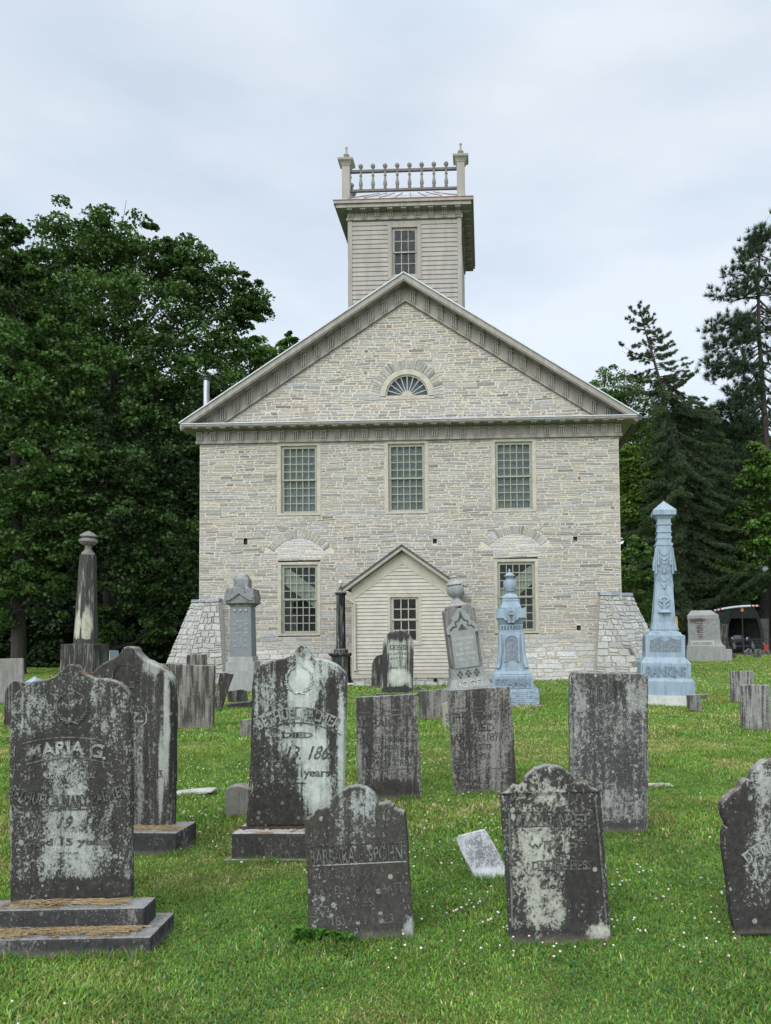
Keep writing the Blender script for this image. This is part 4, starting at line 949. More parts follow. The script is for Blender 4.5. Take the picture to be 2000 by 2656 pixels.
# -- 10: small white tilted marker
s = Stone('stone_marker', (1058, 1903), 'small tilted white gravestone broken off in the grass before the mottled stone')
c = crop(750, 2000, 2.777)
m = weathered('white_marker_marble', (.58, .59, .60), (.11, .11, .12), .52, .3, .9, 1.3, patches(s, [(1030, 1840, 22, 40, -.2), (1060, 1890, 40, 18, .4)]), .1, 0, 40.0, (.42, .43, .45), .3)
s.slab([c(1350, 790), c(1300, 700), c(1240, 590), c(1200, 495), c(1225, 475), c(1330, 445), c(1412, 424), c(1430, 450), c(1500, 580), c(1553, 680), c(1556, 770), c(1450, 830)], m, .06, 0, 1, bev=.008)
s.done(rx=R(-14))
# -- 11..36: further stones: (name, foot, outline, material, thickness, n, hard, label)
SLATE_M = weathered('dark_stone', (.24, .235, .22), (.026, .025, .025), .60, .9, .5, .5, (), .3, .08, 14.2)
GR = 'square topped slabs further back'
c = crop(900, 1600, 3.702); d = crop(400, 1680, 4.707); r = crop(1700, 1700, 2.766); L0 = crop(0, 1350, 3.687); h9 = crop(860, 1390, 4.9)
def simple(foot, pts, mat, label, thick=.07, n=1, hard=(), rz=0, ry=0, rx=0, cat='gravestone', name='gravestone', group=None, bev=.008):
    s = Stone(name, foot, label, cat, group); s.slab(pts, mat, thick, 0, n, hard, bev); s.done(rz=rz, ry=ry, rx=rx); return s
simple((933, 1556), [c(700, 1010), c(683, 715), c(960, 690), c(1040, 700), c(1040, 990)], GREY_M, 'dark squat slab between the LORANCA and STEPHEN stones')
simple((962, 1572), [c(925, 1100), c(912, 840), c(965, 815), c(985, 1120)], weathered('tan_marker', (.34, .32, .26), (.16, .15, .13), .4, .3, .5, .4, (), .1, 0, 2.0), 'narrow tan edge-on marker behind the left side of the STEPHEN stone')
simple((815, 1486), [h9(505, 1935), h9(512, 1640), h9(545, 1560), h9(590, 1520), h9(640, 1508), h9(690, 1530), h9(740, 1600), h9(760, 1700), h9(760, 1940)], DARK_M, 'blackened round topped stone half hidden behind the LEWIS stone', n=4, hard=(0, 1, 7, 8))
# LEWIS
s = Stone('marble_gravestone', (860, 1508), 'round topped gravestone reading LEWIS in front of the porch', group=None)
m = weathered('lewis_marble', (.44, .45, .40), (.030, .029, .028), .52, 1.0, .4, .35, patches(s, [(862, 1462, 26, 20, .45), (858, 1410, 26, 30, .12), (862, 1374, 26, 14, -.30), (832, 1440, 6, 60, -.35), (890, 1430, 5, 60, -.25), (858, 1491, 40, 9, -.45)], .05), .2, 0, 33.0)
s.slab([h9(635, 1990), h9(640, 1700), h9(650, 1400), h9(670, 1300), h9(740, 1225), h9(850, 1196), h9(950, 1220), h9(1020, 1300), h9(1042, 1380), h9(1038, 1700), h9(1030, 1990)], m, .08, .05, 4, hard=(0, 2, 8, 10), bev=.01)
cc = crop(850, 1600, 2.777)
s.write('LEWIS', *cc(510, 218), 8.5, 38, key='dark', dy=.05, off=.015, serif=True, lift=.006); s.line(cc(450, 204), cc(570, 204), 1, key='mid', dy=.05); s.line(cc(450, 234), cc(570, 234), 1, key='mid', dy=.05)
for b, y, w_ in (('son of William', 265, 66), ('and Mary', 296, 40), ('died 1854', 365, 50)): s.write(b, *cc(515, y), 6, w_, key='dark', dy=.05, shear=.3, off=0)
s.block(812, 906, 1499, 1512, 0, .2, BASE_M); s.done()
# two-part slab and its neighbour by the left buttress
simple((418, 1576), [d(228, 1000), d(235, 600), d(240, 205), d(740, 220), d(735, 600), d(722, 1000)], GREY2_M, 'broad brown streaked square slab left of the BETHUEL stone', rz=R(-6))
simple((395, 1540), [d(60, 800), d(60, 195), d(330, 200), d(330, 800)], SLATE_M, 'dark slab edge showing behind the broad brown streaked slab')
simple((425, 1490), [d(392, 380), d(395, 88), d(638, 78), d(640, 380)], GREY2_M, 'small square brown stone against the left church buttress')
simple((476, 1536), [d(735, 765), d(742, 620), d(800, 310), d(870, 305), d(960, 325), d(930, 420), d(870, 580), d(825, 755)], DARK_M, 'blackened slab leaning to the right before the left buttress', n=1)
s = Stone('gravestone', (512, 1530), 'small dark block on a low base under the tall grey marble monument'); s.slab([d(897, 660), d(888, 530), d(1000, 515), d(1085, 508), d(1112, 525), d(1130, 655)], DARK_M, .12, .03, 1)
s.slab([d(878, 745), d(878, 690), d(1175, 655), d(1180, 720)], BASE_M, .25, 0, 1, name='base'); s.done()
simple((530, 1595), [d(1035, 1100), d(1055, 885), d(1180, 870), d(1220, 1110)], GREY_M, 'small square marker at the left foot of the BETHUEL stone, further back')
simple((512, 1768), [d(860, 2070), d(868, 1740), d(905, 1710), d(990, 1690), d(1080, 1700), d(1140, 1735), d(1140, 2070)], weathered('two_tone_marker', (.36, .34, .30), (.030, .026, .023), .45, .2, .35, .35, patches(s, []), .15, 0, 4.0), 'small round topped marker, dark above and pale below, beside the BETHUEL stone', .14, 3, (0, 1, 5, 6))
simple((610, 1470), [(588, 1475), (590, 1410), (597, 1400), (611, 1395), (625, 1399), (632, 1410), (634, 1475)], DARK_M, 'dark round topped stone showing over the shoulder of the BETHUEL stone', n=3, hard=(0, 1, 5, 6))
# left edge
simple((20, 1522), [L0(-60, 1775), L0(-60, 1325), L0(216, 1318), L0(220, 1640), L0(215, 1750)], weathered('pale_grey_slab', (.27, .26, .24), (.075, .072, .066), .42, .9, .3, .5, (), .2, .1, 41.0), 'light grey square slab at the left edge under the dark trees')
simple((35, 1575), [L0(32, 1985), L0(45, 1700), L0(55, 1620), L0(110, 1550), L0(160, 1535), L0(240, 1560), L0(290, 1650), L0(300, 1985)], DARK_M, 'blackened round topped stone at the left edge behind the MARIA G. stone', n=3, hard=(0, 1, 7), bev=.01)
s = Stone('zinc_marker', (65, 1560), 'small zinc marker with a pointed cap peeping over the MARIA G. stone', 'grave marker'); a = s.p(55, 1480); b = s.p(80, 1480); wv = (b[0]-a[0])/2
m = MB(); m.lathe([(wv, 0), (wv*.95, s.p(67, 1476)[1]), (wv*1.12, s.p(67, 1474)[1]), (.002, s.p(67, 1462)[1])], sq=True, c=((a[0]+b[0])/2, wv, 0)); m.build('shaft', M['zinc'], s.root); s.done()
s = Stone('zinc_marker', (212, 1490), 'grey zinc monument top with a raised triangle between the two ogee stones', 'grave marker'); a = s.p(190, 1450); b = s.p(238, 1450); wv = (b[0]-a[0])/2
m = MB(); zt = s.p(212, 1406)[1]; cx = (a[0]+b[0])/2; m.lathe([(wv, 0), (wv, zt*.7), (wv*.86, zt)], sq=True, c=(cx, wv, 0)); m.build('shaft', M['zinc'], s.root)
m = MB(); m.face([(cx-wv*.8, -.012, zt*.66), (cx+wv*.1, -.012, zt*.66), (cx-wv*.25, .03, zt*.86)]); m.build('triangle_panel', M['zinc_plate'], s.root); s.done()
simple((8, 1600), [(-20, 1604), (-20, 1598), (9, 1597), (11, 1592), (40, 1591), (40, 1602)], SLATE_M, 'low broken stone in the grass at the left edge', .2)
# flush white strips
simple((412, 1722), [(370, 1722), (371, 1715), (400, 1712), (440, 1709), (456, 1709), (457, 1713), (420, 1719)], weathered('white_marble', (.46, .46, .43), (.12, .12, .11), .36, .2, .6, .9, (), .1, 0, 44.0), 'white marble strip lying flush in the grass left of the small two toned marker', .18, cat='marker', name='flush_marker', rx=0)
simple((1430, 1703), [(1395, 1705), (1395, 1698), (1455, 1697), (1456, 1701)], weathered('white_marble_strip', (.46, .46, .43), (.12, .12, .11), .36, .2, .6, .9, (), .1, 0, 45.0), 'white marble strip lying flush in the grass right of the clipped corner stone', .14, cat='marker', name='flush_marker')
# right side
m = weathered('streaked_right', (.34, .33, .31), (.040, .038, .036), .56, 1.1, .3, .6, (), .2, .08, 52.0, soft=.18)
simple((1605, 1520), [r(545, 335), r(540, 112), r(700, 112), r(705, 350)], m, 'square dark stone furthest right behind the nearer twin slab', rz=R(-8))
simple((1633, 1579), [r(622, 540), r(615, 212), r(820, 212), r(828, 542)], m, 'square streaked slab at the right edge in front of its twin', rz=R(-6))
simple((1502, 1540), [r(235, 385), r(230, 285), r(325, 280), r(338, 415)], GREY_M, 'small square footstone at the right corner of the RANKINS monument', .09)
simple((1520, 1513), [r(330, 320), r(330, 285), r(365, 280), r(392, 320)], GREY_M, 'broken wedge of stone behind the small square footstone', .12)
simple((1491, 1498), [r(205, 280), r(205, 245), r(235, 240), r(268, 262), r(268, 282)], SLATE_M, 'dark lump of stone touching the RANKINS monument', .12)
f2 = crop(1740, 1500, 6.408)
for i, (pts, lb) in enumerate((([f2(975, 1340), f2(985, 1270), f2(1040, 1250), f2(1095, 1270), f2(1095, 1340)], 'low rounded stone right of the HERCKHIMER monument'), ([f2(1220, 1285), f2(1225, 1220), f2(1300, 1165), f2(1350, 1190), f2(1360, 1285)], 'low grey stone before the iron fence, left of the upright one'),
        ([f2(1390, 1325), f2(1385, 1185), f2(1500, 1175), f2(1508, 1325)], 'upright square marker before the iron fence near the right edge'), ([f2(1510, 1275), f2(1510, 1200), f2(1650, 1200), f2(1650, 1275)], 'low long stone before the iron fence at the right edge'))):
    simple(((pts[0][0]+pts[-1][0])/2, (pts[0][1]+pts[-1][1])/2), pts, SLATE_M, lb, .2)
simple((1200, 1452), [(1196, 1452), (1200, 1445), (1218, 1443), (1226, 1447), (1224, 1453)], GREY_M, 'flat grey stone by the foot of the church wall right of the EYSAMAN monument', .2, cat='stone', name='field_stone')
simple((1147, 1543), [(1140, 1544), (1146, 1534), (1150, 1533), (1158, 1543)], GREY_M, 'small pointed stone in the grass before the EYSAMAN monument', .1, cat='stone', name='field_stone')
simple((900, 1492), [(893, 1494), (895, 1485), (905, 1484), (920, 1492), (920, 1494)], SLATE_M, 'low dark stone in the grass right of the LEWIS stone', .2, cat='stone', name='field_stone')
for (x, y, lb) in ((1102, 1531, 'brick wedged under the right corner of the EYSAMAN base'), (1165, 1531, 'brown rubble stone at the right foot of the EYSAMAN base')):
    simple((x, y), [(x-14, y+2), (x-13, y-6), (x+10, y-7), (x+14, y+2)], plain('brick_red', (.20, .13, .10), .9, .3, 20), lb, .15, cat='brick', name='brick')
simple((752, 1481), [(742, 1481), (744, 1477), (768, 1475), (770, 1479)], plain('pale_flat_stone', (.5, .49, .46), .9, .2, 10), 'pale flat stone at the foot of the black finial pillar', .2, cat='stone', name='field_stone')
for i, y in enumerate((1447, 1442)): simple((1140, y+2), [(1127+5*i, y+2), (1128+4*i, y-2), (1150-3*i, y-3), (1155-3*i, y+1)], SLATE_M if i == 0 else GREY_M, ('dark' if i == 0 else 'pale')+' flat stone of the small pile under the flag by the wall', .25, cat='stone', name='field_stone')
# ------------------------------------------------------------------ monuments
def mon(name, foot, label): return Stone(name, foot, label, 'monument')
def prof(s, rows, cx, dyc, k=1.0):
    """rows of (left, right, y) in view pixels -> (half width, z)"""
    out = []
    for (a, b, y) in rows: p = s.p(a, y, dyc); q = s.p(b, y, dyc); out.append((max((q[0]-p[0])/2*k, .004), p[1]))
    return out
# RANKINS
c = crop(1600, 1280, 3.882)
s = mon('zinc_monument', (1423, 1526), 'tall blue grey zinc obelisk with drapery and pyramid cap reading RANKINS')
R1 = lambda *rows: [(*c(a, y)[:1], *c(b, y)) for a, b, y in rows]
def tiers(s, rows, mat, name, cdy, k=.93, c=c, loc=None, bevel=True):
    P = prof(s, [(c(a, y)[0], c(b, y)[0], c(a, y)[1]) for a, b, y in rows], 0, cdy, k); m = MB(); m.lathe(P, sq=True); o = m.build(name, mat, s.root); o.location = (0, cdy, 0); return o, P
cd = .62; s.centre(cd)
o, P = tiers(s, [(115, 735, 2145), (115, 735, 2015)], M['granite_lt'], 'concrete_footing', cd)
tiers(s, [(128, 712, 2014), (128, 712, 1880), (140, 700, 1866), (155, 665, 1850), (148, 660, 1846), (148, 660, 1705), (160, 650, 1690), (200, 612, 1650), (205, 610, 1640)], M['zinc'], 'base', cd)
o, P = tiers(s, [(205, 610, 1639), (205, 610, 1432), (235, 580, 1420)], M['zinc'], 'die', cd); dh = P[0][0]; zd0, zd1 = P[0][1], P[1][1]
tiers(s, [(238, 580, 1420), (248, 572, 1400), (285, 540, 1385), (280, 545, 1370), (290, 535, 1330), (298, 530, 1300), (300, 530, 1280)], M['zinc'], 'base_moulding', cd)
o, PS = tiers(s, [(300, 530, 1279), (345, 520, 900), (372, 540, 535)], M['zinc'], 'shaft', cd); 
tiers(s, [(360, 542, 534), (360, 542, 512), (378, 525, 505), (380, 527, 470), (372, 534, 465), (372, 534, 445), (384, 526, 440), (384, 524, 405), (374, 535, 402), (374, 535, 392), (386, 528, 388), (388, 528, 330), (380, 540, 326), (380, 540, 314), (392, 528, 308), (392, 530, 270), (370, 560, 240), (350, 582, 232)], M['zinc'], 'neck', cd)
tiers(s, [(346, 585, 232), (344, 587, 185), (464, 468, 78)], M['zinc'], 'pyramid_cap', cd)
def shz(y): return s.p(*c(400, y), cd)[1]
def shr(z):                                              # half width of the shaft at height z
    for (r0, z0), (r1, z1) in zip(PS, PS[1:]):
        if z <= z1: return r0+(r1-r0)*(z-z0)/(z1-z0)
    return PS[-1][0]
m = MB()
for (za, dip, inset, rr) in ((560, 75, .72, .012), (575, 105, .76, .014), (585, 135, .80, .015), (600, 165, .82, .013), (760, 130, .86, .016), (790, 150, .9, .012)):
    pts = []
    for i in range(17):
        u = -1+2*i/16; z = shz(za+dip*(1-u*u)); r_ = shr(z); pts.append((u*r_*inset, cd-r_-.008, z))
    m.tube(pts, rr, 6)
for sg in (-1, 1):                                       # hanging folds at the corners
    for k in range(5):
        zt = shz(545+6*k); zb = shz(790-30*abs(k-2)+(60 if k == 1 else 0)); pts = []
        for i in range(7):
            z = zt+(zb-zt)*i/6; r_ = shr(z)+.015+.05*i/6; off = (k-2)*.035*(.5+i/6)
            pts.append((sg*(r_-.01-max(0, -off)), cd-r_+max(0, off)+.0, z))
        m.tube(pts, [.014+.012*i/6 for i in range(7)], 6)
    for k in range(4):
        zt = shz(780); zb = shz(950-40*k); pts = [(sg*(shr(zt)*.95-.03*k-.02*math.sin(i)), cd-shr(zt)-.02+.004*i, zt+(zb-zt)*i/5) for i in range(6)]; m.tube(pts, .015, 6)
zt = shz(735); m.tube([(0, cd-shr(zt)-.02, zt), (0, cd-shr(zt)-.025, shz(765)), (0, cd-shr(zt)-.03, shz(772)), (0, cd-shr(zt)-.03, shz(810))], [.008, .010, .032, .036], 8)
zt = shz(955); m.lathe([(.004, -.04), (.035, -.02), (.035, .02), (.004, .04)], 8, (0, cd-shr(zt)-.01, zt)); m.build('drapery', M['zinc'], s.root, smooth=50)
m = MB(); zc = shz(1110); r_ = shr(zc); y = cd-r_-.012
for i in range(11):
    a = i*2*math.pi/11; m.lathe([(.004, -.03), (.042, -.01), (.04, .015), (.004, .04)], 8, (math.cos(a)*.085, y, zc+.075+math.sin(a)*.055))
m.lathe([(.04, -.16), (.05, .10)], 8, (0, y, zc)); m.lathe([(.004, -.05), (.15, -.03), (.13, .02), (.004, .05)], 10, (0, y, shz(1190)))
for sg in (-1, 1): m.tube([(0, y, zc-.12), (sg*.09, y, zc-.03), (sg*.13, y, zc+.02)], [.03, .03, .008], 6)
m.build('flower_relief', M['zinc'], s.root, smooth=60)
m = MB(); zA, zB = s.p(*c(400, 1600), 0)[1], s.p(*c(400, 1480), 0)[1]; X = dh*.78; y = cd-dh-.004
m.face([(-X, y, zA), (X, y, zA), (X, y, zB), (X*.15, y, zB+.08), (.10, y, zB+.02), (0, y, zB-.02), (-.10, y, zB+.02), (-X*.15, y, zB+.08), (-X, y, zB)]); 
m.face([(-dh-.004, cd-X*.5, zA), (-dh-.004, cd-X*.5, zB+.06), (-dh-.004, cd+X*.5, zB+.06), (-dh-.004, cd+X*.5, zA)]); m.build('name_plate', M['zinc_plate'], s.root)
m = MB(); F_ = lambda sx, z, l: (0, 0, 0)
tr = prof(s, [(c(148, 1780)[0], c(660, 1780)[0], c(0, 1780)[1])], 0, cd, .93)[0]
text(m, 'RANKINS', lambda x, y, l: (x, cd-tr[0]-l, tr[1]+y), .20, tr[0]*1.6, .03, False, None, .03); m.build('raised_name', plain('zinc_letters', (.15, .195, .24), .7, .12, 10), s.root)
s.done(ry=R(1.4), rz=R(-9))
# EYSAMAN
c = crop(1120, 1450, 4.628)
s = mon('zinc_monument', (1106, 1526), 'blue grey zinc monument with urn on a rock faced base reading EYSAMAN'); cd = .5; s.centre(cd)
T = lambda rows, name, k=.97, mat='zinc': tiers(s, rows, M[mat], name, cd, k, c)
T([(690, 1308, 1760), (690, 1308, 1600), (700, 1300, 1545)], 'rock_faced_base')
m = MB(); P0 = prof(s, [(c(690, 1700)[0], c(1308, 1700)[0], c(0, 1750)[1]), (c(690, 1600)[0], c(1308, 1600)[0], c(0, 1570)[1])], 0, cd, .97); hb = P0[0][0]; gn = 24
for i in range(gn):
    for j in range(8):
        X0, X1 = -hb*.97+2*hb*.97*i/gn, -hb*.97+2*hb*.97*(i+1)/gn; Z0 = P0[0][1]+(P0[1][1]-P0[0][1])*j/8; Z1 = P0[0][1]+(P0[1][1]-P0[0][1])*(j+1)/8; xm_, zm_ = (X0+X1)/2+random.uniform(-.015, .015), (Z0+Z1)/2+random.uniform(-.01, .01)
        y = cd-hb; m.add([(X0, y-.001, Z0), (X1, y-.001, Z0), (X1, y-.001, Z1), (X0, y-.001, Z1), (xm_, y-random.uniform(.008, .035), zm_)], [(0, 1, 4), (1, 2, 4), (2, 3, 4), (3, 0, 4)])
m.build('rock_face', M['zinc'], s.root, smooth=70)
o, P = T([(722, 1215, 1540), (722, 1215, 1392), (740, 1200, 1382), (735, 1205, 1375), (745, 1195, 1355), (765, 1172, 1340), (770, 1165, 1300)], 'name_block'); nb = P[0][0]; zn = (P[0][1]+P[1][1])/2
m = MB(); text(m, 'EYSAMAN', lambda x, y, l: (x, cd-nb-l, zn+y), .175, nb*1.75, .03, False, None, .03); m.build('raised_name', bpy.data.materials['zinc_letters'], s.root)
o, P = T([(775, 1160, 1300), (785, 1150, 1240), (795, 1128, 1100), (800, 1118, 900), (803, 1112, 880), (800, 1112, 870), (800, 1112, 858), (812, 1100, 852), (808, 1104, 790), (800, 1115, 780)], 'shaft', .95); sr = P[3][0]
z_ = lambda y: s.p(*c(960, y), cd)[1]
m = MB()
for i in range(8): u = -.84+1.68*i/7; m.lathe([(.012, z_(848)), (.024, z_(820)), (.030, z_(800)), (.012, z_(792))], 8, (u*sr*.96, cd-sr*.99, 0))
m.build('dentils', M['zinc'], s.root, smooth=50)
m = MB(); aw = sr*.56; pts = [(-aw, z_(1230)), (-aw, z_(1000))]+[(aw*math.cos(math.pi-a*math.pi/12), z_(1000)+aw*1.0*math.sin(math.pi*a/12)) for a in range(1, 12)]+[(aw, z_(1000)), (aw, z_(1230))]
yf = lambda z: cd-sr-.012-max(0, (z_(900)-z))*.075
m.tube([(x, yf(z)-.0, z) for x, z in pts], .022, 6); m.build('arch_moulding', M['zinc'], s.root, smooth=50)
m = MB(); m.face([(x*.93, yf(z)-.002, z) for x, z in pts]); m.build('name_plate', M['zinc_plate'], s.root)
m = MB()
for (yy, r_) in ((1225, aw*1.15), (1275, aw*.9)):
    q = [(r_*math.cos(math.pi-a*math.pi/14), z_(1345)+(z_(yy-10)-z_(1345))*math.sin(math.pi*a/14)) for a in range(15)]; m.add([(x, yf(z_(1300))-.03-(1300-yy)*-.0004, z) for x, z in q]+[(x, cd, z) for x, z in q], [tuple(range(15))[::-1]]+[(i, i+1, 16+i, 15+i) for i in range(14)])
for sg in (-1, 1): m.tube([(sg*sr*.86, cd-sr-.02, z_(900)), (sg*sr*.88, cd-sr-.03, z_(1100)), (sg*sr*1.0, cd-sr-.07, z_(1250)), (sg*sr*1.12, cd-sr-.10, z_(1300))], [.035, .04, .05, .05], 8)
m.build('scrollwork', M['zinc'], s.root, smooth=50)
o, P = T([(818, 1098, 778), (778, 1136, 715), (775, 1140, 714), (775, 1140, 612), (800, 1110, 604), (820, 1095, 600)], 'crest_block', .95); cr_ = P[3][0]
m = MB(); out = [(-1, 600), (-.93, 588), (-.6, 612), (-.35, 600), (0, 588), (.35, 600), (.6, 612), (.93, 588), (1, 600), (1, 714), (.5, 714), (.45, 735), (.25, 745), (.2, 770), (-.2, 770), (-.25, 745), (-.45, 735), (-.5, 714), (-1, 714)]
slab_mesh(m, [(u*cr_*1.02, z_(y)) for u, y in out], cd-cr_-.03, .06, .006, 0); ring = [(.10*math.cos(a*math.pi/8), cd-cr_-.035, z_(680)+.10*math.sin(a*math.pi/8)) for a in range(17)]; m.tube(ring, .014, 6); m.build('crest', M['zinc'], s.root)
m = MB(); m.lathe([(.03, -.05), (.035, .0), (.05, .01), (.055, .03), (.002, .05)], 8, (0, cd-cr_-.03, z_(690))); m.build('basket_relief', M['zinc_plate'], s.root, smooth=50)
T([(826, 1084, 596), (828, 1082, 580), (842, 1070, 560), (858, 1052, 510), (852, 1058, 505), (852, 1058, 490), (862, 1046, 486), (862, 1046, 478), (854, 1055, 474), (854, 1055, 462), (895, 1012, 420)], 'cap')
m = MB(); Pu = prof(s, [(c(a, y)[0], c(b, y)[0], c(0, y)[1]) for a, b, y in ((908, 1000, 425), (922, 990, 408), (924, 986, 402), (895, 1005, 388), (893, 1007, 378), (880, 1020, 350), (871, 1028, 320), (872, 1027, 280), (882, 1018, 258), (910, 985, 246), (918, 978, 238), (890, 1008, 212), (882, 1015, 204), (884, 1012, 198), (898, 998, 190), (905, 990, 178), (925, 966, 165), (936, 958, 158), (937, 957, 150), (930, 962, 142), (944, 949, 116))], 0, cd, 1.0)
m.lathe(Pu, 24); o = m.build('urn', M['zinc'], s.root, smooth=45); o.location = (0, cd, 0)
s.done(ry=R(-.6), rz=R(-2))
# HOGEL
s = mon('marble_monument', (1018, 1503), 'leaning grey marble monument with urn and gabled face reading HOGEL'); c0 = crop(1120, 1450, 4.628); cd = .45; s.centre(cd)
hog = weathered('hogel_marble', (.30, .315, .31), (.075, .07, .068), .34, .6, .4, .5, (), .25, 0, 61.0, (.22, .225, .22), .25)
hog_d = weathered('hogel_stained', (.27, .26, .25), (.060, .050, .047), .48, .8, .6, .6, (), .3, 0, 62.0)
px = lambda n_: n_/4.628*s.Y/F                            # crop pixels -> metres
Zb = lambda y: px((1640-y)*1.0)                           # along the leaning axis
def B(name, mat, hw0, hw1, y0, y1, k=1.0):
    m = MB(); m.lathe([(px(hw0), Zb(y0)), (px(hw1), Zb(y1))], sq=True); o = m.build(name, mat, s.root); o.location = (0, cd, 0); return o
B('base', hog, 290, 285, 1645, 1545); B('name_block', hog, 262, 212, 1544, 1425); B('plinth', hog, 205, 200, 1424, 1300); B('die', hog_d, 188, 186, 1299, 600)
m = MB(); yf_ = cd-px(198)
slab_mesh(m, [(px(-150), Zb(1299)), (px(-150), Zb(890)), (px(-190), Zb(885)), (px(-190), Zb(810)), (px(-110), Zb(735)), (px(-110), Zb(690)), (px(-20), Zb(585)), (px(20), Zb(585)), (px(110), Zb(690)), (px(110), Zb(735)), (px(190), Zb(810)), (px(190), Zb(885)), (px(150), Zb(890)), (px(150), Zb(1299))], cd-px(215), px(40), .008, .0)
fpan = m.build('gabled_face', hog, s.root)
m = MB(); yy = cd-px(216)
for sg in (-1, 1): m.tube([(sg*px(150), yy, Zb(840)), (sg*px(110), yy, Zb(800)), (sg*px(70), yy, Zb(800)), (sg*px(75), yy, Zb(740)), (sg*px(40), yy, Zb(735)), (sg*px(15), yy, Zb(700)), (0, yy, Zb(650))], px(11), 5)
m.face([(-px(60), yy-.001, Zb(850)), (px(60), yy-.001, Zb(850)), (0, yy-.001, Zb(770))]); m.tube([(0, yy, Zb(700)), (0, yy, Zb(620))], px(8), 5)
for k in (-1, 0, 1):
    for (dx, dy_) in ((0, 30), (-22, 0), (22, 0), (0, -30)): m.lathe([(.002, -px(22)), (px(16), 0), (.002, px(22))], 6, (px(k*100+dx), cd-px(204), Zb(1370)+px(dy_)))
m.build('carved_ornament', LET_MID, s.root)
m = MB(); yt = cd-px(238); text(m, 'HOGEL', lambda x, y, l: (x, yt-l+y*.18, Zb(1490)+y), px(78), px(370), .02, False, None, .02); m.build('raised_name', plain('hogel_letters', (.36, .36, .345), .9, .2, 20), s.root)
m = MB()
for b, y, w_ in (('EDWARD HOGEL', 945, 250), ('1835 - 1921', 1010, 210), ('HIS WIFE', 1070, 130), ('ANNA STROUP', 1130, 240), ('1834 - 1916', 1195, 200)): text(m, b, lambda x, z, l, y=y: (x, yy-l*.5, Zb(y)+z), px(34), px(w_), .01, False, None, .004)
m.build('inscription', plain('pale_inscription', (.42, .42, .39), .9, .25, 30), s.root)
m = MB()
for (dx, dy_) in ((-90, -1), (90, -1), (-90, 1), (90, 1)): m.box(px(dx)-px(60), px(dx)+px(60), cd+dy_*px(90)-px(60), cd+dy_*px(90)+px(60), Zb(601), Zb(560))
m.lathe([(px(120), Zb(559)), (px(118), Zb(545)), (px(88), Zb(520))], sq=True, c=(0, cd, 0)); m.build('cap', hog_d, s.root)
m = MB(); m.lathe([(px(a), Zb(y)) for a, y in ((85, 520), (80, 505), (45, 480), (40, 450), (80, 415), (104, 380), (108, 325), (102, 308), (82, 302), (82, 293), (104, 288), (99, 272), (74, 246), (50, 224), (42, 206), (54, 195), (28, 172), (35, 150), (26, 128), (4, 118))], 22, (0, cd, 0)); u = m.build('urn', hog, s.root, smooth=45)
m = MB(); m.tube([(px(100), cd, Zb(300)), (px(150), cd, Zb(330)), (px(165), cd, Zb(290))], [px(14), px(12), px(4)], 6); m.build('broken_handle', hog_d, u)
s.done(ry=R(-7.2), rz=R(6))
# tall grey marble monument at left
c = crop(560, 1450, 5.53)
s = mon('marble_monument', (528, 1494), 'tall grey marble monument with gablet cap on granite steps before the left windows'); cd = .55; s.centre(cd)
blu = weathered('grey_marble', (.245, .265, .275), (.13, .14, .145), .40, .6, .4, .4, (), .1, 0, 71.0)
cap_m = weathered('stained_cap', (.30, .31, .31), (.06, .045, .042), .5, .5, .9, .6, (), .3, 0, 72.0)
T = lambda rows, name, mat, k=.95: tiers(s, rows, mat, name, cd, k, c)
T([(165, 650, 1900), (165, 650, 1612), (180, 635, 1605)], 'lower_base', M['granite']); T([(190, 608, 1602), (190, 608, 1475), (235, 600, 1470), (240, 598, 1405), (250, 590, 1400)], 'upper_base', M['granite'])
o, P = T([(262, 590, 1399), (272, 575, 690)], 'shaft', blu); sr = P[0][0]
T([(265, 580, 688), (255, 590, 670), (205, 640, 640), (200, 642, 560), (215, 620, 440)], 'cap', cap_m); T([(290, 545, 440), (300, 535, 410), (305, 530, 405), (310, 527, 300), (350, 490, 235), (408, 430, 185)], 'pinnacle', cap_m)
z_ = lambda y: s.p(*c(400, y), cd)[1]; hw = P[1][0]
m = MB(); slab_mesh(m, [(-hw*1.3, z_(610)), (-hw*1.3, z_(560)), (-hw*.55, z_(500)), (-hw*.55, z_(470)), (0, z_(420)), (hw*.55, z_(470)), (hw*.55, z_(500)), (hw*1.3, z_(560)), (hw*1.3, z_(610)), (hw*.9, z_(600)), (0, z_(510)), (-hw*.9, z_(600))], cd-hw*1.64, .12, .006, 0); m.build('gablet', blu, s.root)
m = MB()
for b, y, w_ in (('BORN', 900, .5), ('AUG. 21, 1809', 935, .9), ('DIED', 970, .35), ('DEC. 12, 1876', 1003, .9), ('CAROLINE', 1060, .9), ('HIS WIFE', 1100, .6), ('BORN', 1135, .35), ('JAN. 28, 1811', 1170, .85), ('DIED', 1205, .3), ('FEB. 9, 1895', 1245, .85)): text(m, b, lambda x, z, l, y=y: (x, cd-hw-.03-l*.5, z_(y)+z), .055, hw*2*w_*.8, .01, False, None, .004)
for k in (-1, 0, 1): m.lathe([(.002, -.06), (.05, 0), (.002, .06)], 6, (k*hw*.55, cd-hw-.01, z_(745)))
m.build('inscription', plain('grey_inscription', (.32, .34, .345), .9, .2, 30), s.root); s.done(ry=R(-.5), rz=R(3))
